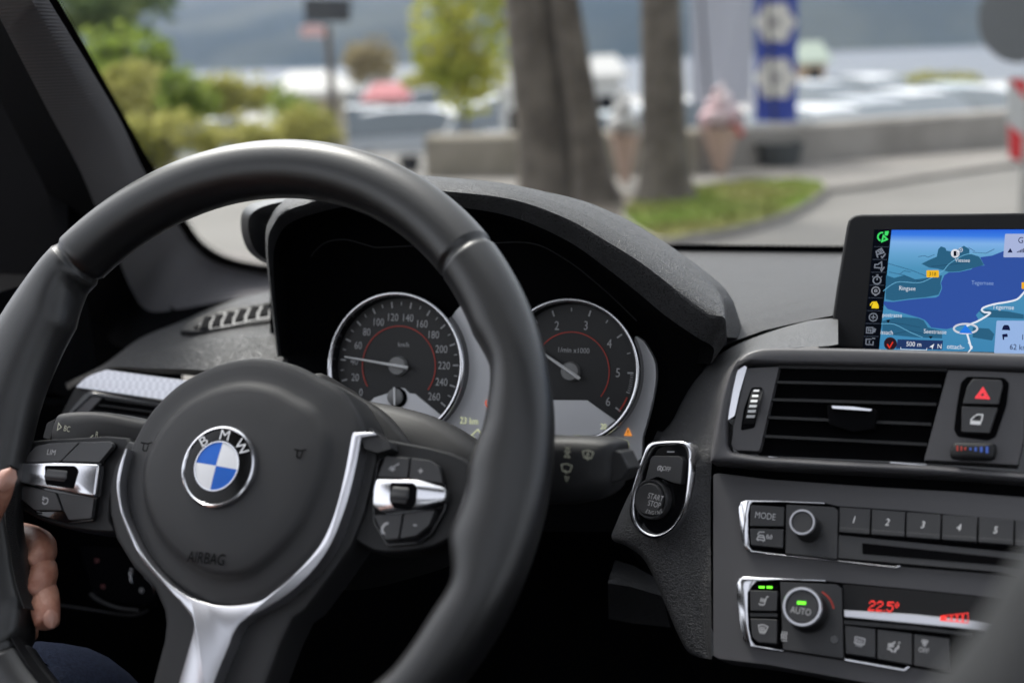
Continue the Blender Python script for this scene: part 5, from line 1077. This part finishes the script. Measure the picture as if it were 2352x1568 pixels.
# ------------------------------------------------------------------ walls, banner, ice cream figures, signs, kiosks
def wallobj(name,label,a,b,h,th,m=None):
    d=(b-a); d.z=0; L=d.length; d.normalize(); nrm=Vector((-d.y,d.x,0)); mb=MB(); N=8
    prof=[(0,-.1),(0,h-.03),(.03,h),(th-.03,h),(th,h-.03),(th,-2.0)]
    mb.loft([[a+d*(L*i/N)+nrm*q+Vector((0,0,z)) for q,z in prof] for i in range(N+1)])
    for e in (0,N): mb.add([a+d*(L*e/N)+nrm*q+Vector((0,0,z)) for q,z in prof],[(0,1,2,3,4,5) if e==0 else (5,4,3,2,1,0)])
    return ob(name,mb,m or M['stone'],None,label,'wall',sharp=30)
wallobj('stone_wall','low brown stone wall left of the trunks, seen over the instrument hood',G(980,416),G(1600,408),.37,.3)
wallobj('stone_wall','long grey stone wall along the pavement on the right',G(1590,402),G(2420,335),.34,.3,mat('wall_grey',(.205,.188,.168),.9,var=((.285,.265,.24),2.2),bump=('noise',25,.5,.02)))
b0=G(1785,378); d0=(b0-EYE).dot(FW); kk=d0/F
ban=thing('beach_flag','tall blue banner with two white ball motifs on a pole','banner',b0)
mb=MB(); pb=[Pl.__new__(Pl)][0]; pb.o=atd(1785,150,d0); pb.n=Vector((.25,-.968,0)).normalized(); pb.ex=Vector((.968,.25,0)).normalized(); pb.ey=Vector((0,0,1))
cl_=[[pb.pt(pb.loc(u,v)[0],pb.loc(u,v)[1],.012*math.sin(u*.08+v*.01)) for v in range(-120,300,20)] for u in (1734,1744,1754,1766,1778,1790,1802,1812,1822,1831)]
mb.loft(cl_); ob('cloth',mb,mat('banner_blue',(.022,.045,.27),.7),ban,sharp=80)
for (u,v,rr_) in ((1780,52,50),(1782,180,51)):
    mb=MB(); pts=[]
    for q in range(36):
        a=2*math.pi*q/36; r=rr_*(.92+.10*math.cos(6*a)); pts.append((u+r*math.cos(a)*.95,v-r*math.sin(a)))
    mb.prism(pb,pts,.013,.0165); ob('ball_motif',mb,mat('banner_white',(.56,.54,.50),.7),ban); mb=MB(); mb.flat(pb,[(u+10*math.cos(q*.35),v+10*math.sin(q*.35)) for q in range(18)],.019); ob('ball_centre',mb,mat('banner_grey',(.16,.15,.17),.7),ban)
mb=MB(); mb.tube([b0,b0+Vector((-.20,0,3.0))],.012,8); mb.lathe(b0,(0,0,1),[(.2,0),(.2,.05),(.03,.08)],20); ob('pole',mb,M['black'],ban)
def pot(u,v,w,h,label,m):
    b=G(u,v); k=(b-EYE).dot(FW)/F; mb=MB(); r=w/2*k; H=h*k; mb.lathe(b,(0,0,1),[(0,0),(r*.75,0),(r*.95,H*.7),(r,H*.9),(r*1.03,H),(r*.92,H),(r*.9,H*.9),(0,H*.88)],24); return ob('planter',mb,m,None,label,'planter')
pot(1790,388,110,62,'dark grey round planter at the foot of the blue banner',mat('planter_dark',(.05,.055,.055),.7))
pot(942,392,52,34,'small black tub on the ground left of the stone wall',mat('tub_black',(.015,.016,.018),.7))
M['cone']=mat('wafer_cone',(.40,.285,.225),.7,bump=('check',22,.4,.01)); M['cream']=M['cream']; M['icew']=mat('ice_cream_white',(.46,.45,.44),.5); M['icep']=mat('ice_cream_pink',(.44,.25,.27),.5,var=((.48,.42,.43),7))
def icecream(u,vb,w,h,label,pink):
    b=G(u,vb); k=(b-EYE).dot(FW)/F; t_=thing('ice_cream_figure',label,'ice cream sign',b,'giant ice cream cones on the pavement'); H=h*k; r=w/2*k
    mb=MB(); mb.lathe(b,(0,0,1),[(0,0),(.10*r+.01,0),(r*.62,H*.47),(r*.68,H*.48),(r*.70,H*.51),(0,H*.51)],28); ob('wafer',mb,M['cone'],t_)
    mb=MB(); P=[];n=96
    for q in range(n):
        f=q/(n-1); a=f*3.2*2*math.pi; rr=r*.46*(1-f)**.8; P.append(b+Vector((rr*math.cos(a),rr*math.sin(a),H*(.53+.42*f))))
    mb.tube(P,[r*.36*(1-q/(n-1))**.7+.006 for q in range(n)],12); ob('swirl',mb,M['icep'] if pink else M['icew'],t_,sharp=80)
    if pink: 
        mb=MB(); mb.tube([P[4]+Vector((0,-r*.3,0)),P[4]+Vector((r*.3,-r*.55,-H*.05)),P[4]+Vector((r*.45,-r*.5,-H*.12))],r*.10,8); ob('sauce',mb,M['redp'],t_)
icecream(1655,407,135,222,'giant pink ice cream cone figure beside the blue banner',True)
icecream(1436,430,100,236,'giant white ice cream cone figure between the dark trunks',False)
b1_=G(1640,392); fl=thing('white_flag','tall plain white flag behind the pink ice cream cone','flag',b1_)
pf=Pl.__new__(Pl); pf.o=atd(1660,100,(b1_-EYE).dot(FW)+.15); pf.n=Vector((.2,-.98,0)).normalized(); pf.ex=Vector((.98,.2,0)).normalized(); pf.ey=Vector((0,0,1))
mb=MB(); mb.loft([[pf.pt(pf.loc(u,v)[0],pf.loc(u,v)[1],.02*math.sin(u*.06+v*.012)) for v in range(-140,260,20)] for u in range(1588,1731,10)]); ob('cloth',mb,mat('flag_white',(.40,.41,.47),.8),fl,sharp=80)
mb=MB(); mb.tube([b1_,b1_+Vector((-.24,.1,3.1))],.012,8); ob('pole',mb,M['black'],fl)
# sign board at left
b2=atd(757,330,15.5); b2.z=gz(b2.x,b2.y); sg=thing('notice_board','dark rectangular board on a post seen over the wheel','sign',b2)
ps=Pl.__new__(Pl); ps.o=atd(752,25,15.5); ps.n=Vector((.35,-.93,0)).normalized(); ps.ex=Vector((.93,.35,0)).normalized(); ps.ey=Vector((0,0,1))
ob('board',MB().prism(ps,[(698,-4),(806,-2),(804,50),(700,52)],-.03,.03,.004),mat('board_dark',(.035,.037,.042),.6),sg)
mb=MB(); q0=atd(752,60,15.55); q1=Vector((q0.x,q0.y,b2.z-.1)); mb.tube([q1,q0.lerp(q1,.5),q0],[.065,.06,.045],10); ob('post',mb,mat('post_brown',(.11,.095,.085),.9),sg)
mb=MB(); mb.prism(ps,[(690,62),(712,56),(746,60),(746,86),(720,84),(692,86)],.032,.036); ob('pennant',mb,mat('pennant_pink',(.60,.38,.37),.8),sg)
# round sign seen from the back and striped beacon on one post
b3=G(2346,560); d3=(b3-EYE).dot(FW); sn=thing('traffic_sign','grey back of a round traffic sign with a red and white striped board','traffic sign',b3)
p3=Pl.__new__(Pl); p3.o=atd(2346,100,d3); p3.n=Vector((.05,-1,0)).normalized(); p3.ex=Vector((1,.05,0)).normalized(); p3.ey=Vector((0,0,1))
ob('disc',MB().prism(p3,ell(2338,45,92,100,48),-.03,-.02,.002),mat('sign_back',(.12,.125,.13),.5,.3),sn)
mb=MB(); mb.tube([b3+Vector((0,0,-.05)),Vector((b3.x+.02,b3.y,2.2))],.024,12); ob('post',mb,mat('post_grey',(.30,.29,.27),.5,.3),sn)
bo_=rnd([(2312,176),(2460,176),(2462,330),(2380,392),(2316,365)],12)
ob('striped_board',MB().prism(p3,bo_,.026,.034,.002),mat('board_white',(.46,.46,.45),.5),sn)
for q in ([(2316,182),(2352,182),(2456,290),(2456,330),(2352,226)],[(2315,285),(2400,350),(2384,384),(2318,362)],[(2400,180),(2456,180),(2456,235)]): ob('red_stripe',MB().flat(p3,q,.0352),mat('stripe_red',(.55,.025,.03),.5),sn)
# kiosks by the water
def kiosk(u,v,dist,w,h,rh,label,wall,roof,rot=0,z0=-1.75,nm='kiosk'):
    c=atd(u,v,dist); k=dist/F; t_=thing(nm,label,nm,(c.x,c.y,z0)); top=c.z; W_=w*k; Rh=rh*k; mb=MB(); mb.box((c.x,c.y,(top+z0)/2),(W_*.8,W_*.7,top-z0),rot); ob('walls',mb,wall,t_)
    m=Matrix.Rotation(rot,3,'Z'); P=lambda x,y,z:Vector((c.x,c.y,0))+m@Vector((x,y,0))+Vector((0,0,z)); mb=MB()
    a=[P(x*W_*.58,y*W_*.52,top-.06) for x,y in ((-1,-1),(1,-1),(1,1),(-1,1))]; b=[P(x*W_*.58,y*W_*.52,top+.06) for x,y in ((-1,-1),(1,-1),(1,1),(-1,1))]; r_=[P(-W_*.3,0,top+Rh),P(W_*.3,0,top+Rh)]
    mb.add(a+b+r_,[(3,2,1,0),(0,1,5,4),(1,2,6,5),(2,3,7,6),(3,0,4,7),(4,5,9,8),(5,6,9),(6,7,8,9),(7,4,8)]); ob('roof',mb,roof,t_,sharp=20)
    mb=MB(); n_=m@Vector((0,-1,0)); ctr=P(W_*.08,-W_*.352,(top+z0)/2+.15); ex=m@Vector((1,0,0)); mb.add([ctr+ex*(i*W_*.2)+Vector((0,0,j*.35)) for i,j in ((-1,-1),(1,-1),(1,1),(-1,1))],[(0,1,2,3)]); ob('hatch',mb,M['void'],t_)
kiosk(718,214,22,165,45,50,'beige kiosk with broad white roof behind the sign post',mat('kiosk_beige',(.34,.30,.22),.8),mat('roof_white',(.50,.49,.47),.7),.3)
kiosk(889,226,35.5,92,30,36,'low kiosk with a faded red roof left of the young tree',mat('kiosk_white',(.42,.42,.41),.8),mat('roof_red',(.40,.12,.13),.7),.25)
kiosk(1862,142,48,75,40,45,'tiny lakeside hut with pale green roof right of the blue banner',mat('hut_tan',(.33,.25,.17),.8),mat('roof_pale',(.40,.46,.38),.7),.2,z0=-1.75)
kiosk(1388,176,30,90,60,48,'white tent between the dark trunks above the parked car',mat('tent_white',(.46,.46,.45),.7),mat('tent_roof',(.54,.53,.51),.7),.1,nm='tent')
kiosk(1178,205,26,60,60,55,'white tent edge directly left of the thick trunk',mat('tent_white2',(.46,.46,.45),.7),mat('tent_roof2',(.54,.53,.51),.7),.0,nm='tent')
# ------------------------------------------------------------------ parked cars
M['tyre']=mat('tyre',(.02,.02,.02),.8); M['alloy']=mat('alloy',(.5,.5,.52),.35,.9); M['cglass']=mat('car_glass',(.13,.15,.165),.15)
M['hl']=mat('headlamp',(.6,.62,.64),.15); M['tl']=mat('tail_lamp',(.4,.02,.02),.3)
def make_car(label,paint,loc,rz,van=0,group='cars parked beyond the walls'):
    t_=thing('parked_car',label,'car',(0,0,0),group); L=2.15; Wd=.88
    S_=[(-2.15,.45,.78,.70),(-2.05,.28,.90,.80),(-1.6,.22,.95,.87),(-.8,.2,.95,.88),(.2,.2,.94,.88),(.9,.2,.93,.88),(1.5,.22,.86,.86),(1.95,.26,.76,.80),(2.15,.42,.66,.66)]
    rings=[]
    for x,zl,zb,w in S_: rings.append([Vector((x,w*a,zl+(zb-zl)*b)) for a,b in ((0,0),(.8,0),(.98,.2),(1,.6),(.96,.92),(.88,1),(0,1.03),(-.88,1),(-.96,.92),(-1,.6),(-.98,.2),(-.8,0))])
    mb=MB(); mb.loft(rings,closed=True); mb.add(rings[0],[tuple(range(12))]); mb.add(rings[-1],[tuple(range(12))[::-1]]); ob('body',mb,paint,t_,sharp=60,sub=1)
    top=van or 1.42
    C_=[(-1.95,.93,.74),(-1.45 if not van else -1.9,top-.06,.60),(-.9,top,.63),(-.1,top,.63),(.35,top-.07,.61),(1.15,.90,.72)]
    gl_=[[Vector((x,w*a,z)) for a in (-1,-.97,0,.97,1)] for x,z,w in C_]
    base=[(-1.95,.90,.80),(-1.4,.92,.82),(-.9,.92,.82),(-.1,.92,.82),(.35,.92,.82),(1.2,.88,.80)]
    mb=MB(); rr_=[[Vector((b[0],-b[2],b[1])),Vector((c[0],-c[2],c[1])),Vector((c[0],0,c[1]+.015)),Vector((c[0],c[2],c[1])),Vector((b[0],b[2],b[1]))] for b,c in zip(base,C_)]
    mb.loft(rr_); ob('windows',mb,M['cglass'],t_,sharp=30)
    mb=MB(); mb.loft([[Vector((x,w*a,z+.02-.03*abs(a)**3)) for a in (-1.03,-.7,-.3,0,.3,.7,1.03)] for x,z,w in C_[1:5]]); mb.loft([[Vector((x,w*a,z-.03)) for a in (-1.03,-.7,-.3,0,.3,.7,1.03)] for x,z,w in C_[1:5]]); ob('roof',mb,paint,t_,sharp=60)
    for sx in (-1.35,1.32):
        for sy in (-1,1):
            mb=MB(); mb.lathe((sx,sy*.70,.31),(0,sy,0),[(.18,.0),(.31,0),(.315,.05),(.31,.17),(.22,.19)],24); wl=ob('wheel',mb,M['tyre'],t_); mb=MB(); mb.lathe((sx,sy*.70,.31),(0,sy,0),[(.21,.17),(.19,.185),(.05,.17),(0,.175)],20); ob('rim',mb,M['alloy'],wl)
    for sy in (-1,1):
        mb=MB(); mb.box((2.02,sy*.58,.66),(.16,.3,.13)); ob('headlight',mb,M['hl'],t_); mb=MB(); mb.box((-2.08,sy*.62,.80),(.10,.2,.18)); ob('tail_light',mb,M['tl'],t_)
    t_.location=loc; t_.rotation_euler=(0,0,rz); return t_
P_sil=mat('paint_silver',(.28,.30,.325),.35,.1,coat=.1); P_wh=mat('paint_white',(.52,.53,.54),.35,coat=.1); P_lb=mat('paint_pale_blue',(.30,.35,.375),.35,coat=.1); P_rd=mat('paint_red',(.60,.09,.11),.3,coat=.3)
def cpos(u,v,dist): p=atd(u,v,dist); return (p.x,p.y,-1.75)
rc=random.Random(5)
for lab,pt,u,v,d,rz,van in [
 ('pale silver car parked sideways behind the brown stone wall',P_sil,985,250,28,.35,0),('white car nose on behind the left end of the brown wall',P_wh,1100,250,29,1.2,0),
 ('white car touching the left edge of the thick trunk',P_wh,1185,250,32,.9,0),('white car just right of the sign post',P_wh,850,250,30,.6,0),
 ('white car in the back row beside the red roofed kiosk',P_wh,905,250,38,.3,0),('silver car in the back row left of the thick trunk',P_sil,1075,250,39,.3,0),
 ('white car half hidden behind the bushes left of the sign',P_wh,510,268,27,.9,0),('pale blue car low behind the bushes beside the pillar',P_lb,360,280,26,.5,0),
 ('pale blue car parked between the two dark trunks',P_lb,1430,262,24,.8,0),('white car in the gap left of the pink cone figure',P_wh,1610,262,27,.5,0),
 ('white car right of the blue banner behind the grey wall',P_wh,1900,230,23,-.85,0),('silver car second from the banner in the right parked row',P_sil,2010,228,25,-.85,0),
 ('white car in the middle of the right parked row',P_wh,2110,228,27,-.85,0),('pale blue car near the yellow shrub in the right parked row',P_lb,2205,230,29,-.85,0),
 ('white car just left of the striped board',P_wh,2330,225,27,-.85,0),('silver car in the back row under the lakeside hut',P_sil,1880,228,33,-.85,0),('white car in the back row left of the yellow shrub',P_wh,2010,228,35,-.85,0)]:
    make_car(lab,pt,cpos(u,v,d),rz,van=van)
# ------------------------------------------------------------------ haze over the lake
hz_m=bpy.data.materials.new('haze_air'); hz_m.use_nodes=True; t=hz_m.node_tree
for n in list(t.nodes):
    if n.type!='OUTPUT_MATERIAL': t.nodes.remove(n)
pv_=t.nodes.new('ShaderNodeVolumePrincipled'); pv_.inputs['Color'].default_value=(.44,.56,.90,1); pv_.inputs['Density'].default_value=.00045; pv_.inputs['Anisotropy'].default_value=-.1
t.links.new(pv_.outputs[0],[n for n in t.nodes if n.type=='OUTPUT_MATERIAL'][0].inputs['Volume'])
mb=MB(); mb.box((-200,1100,56),(5600,2400,138)); hzo=ob('haze',mb,hz_m,None,kind='stuff')
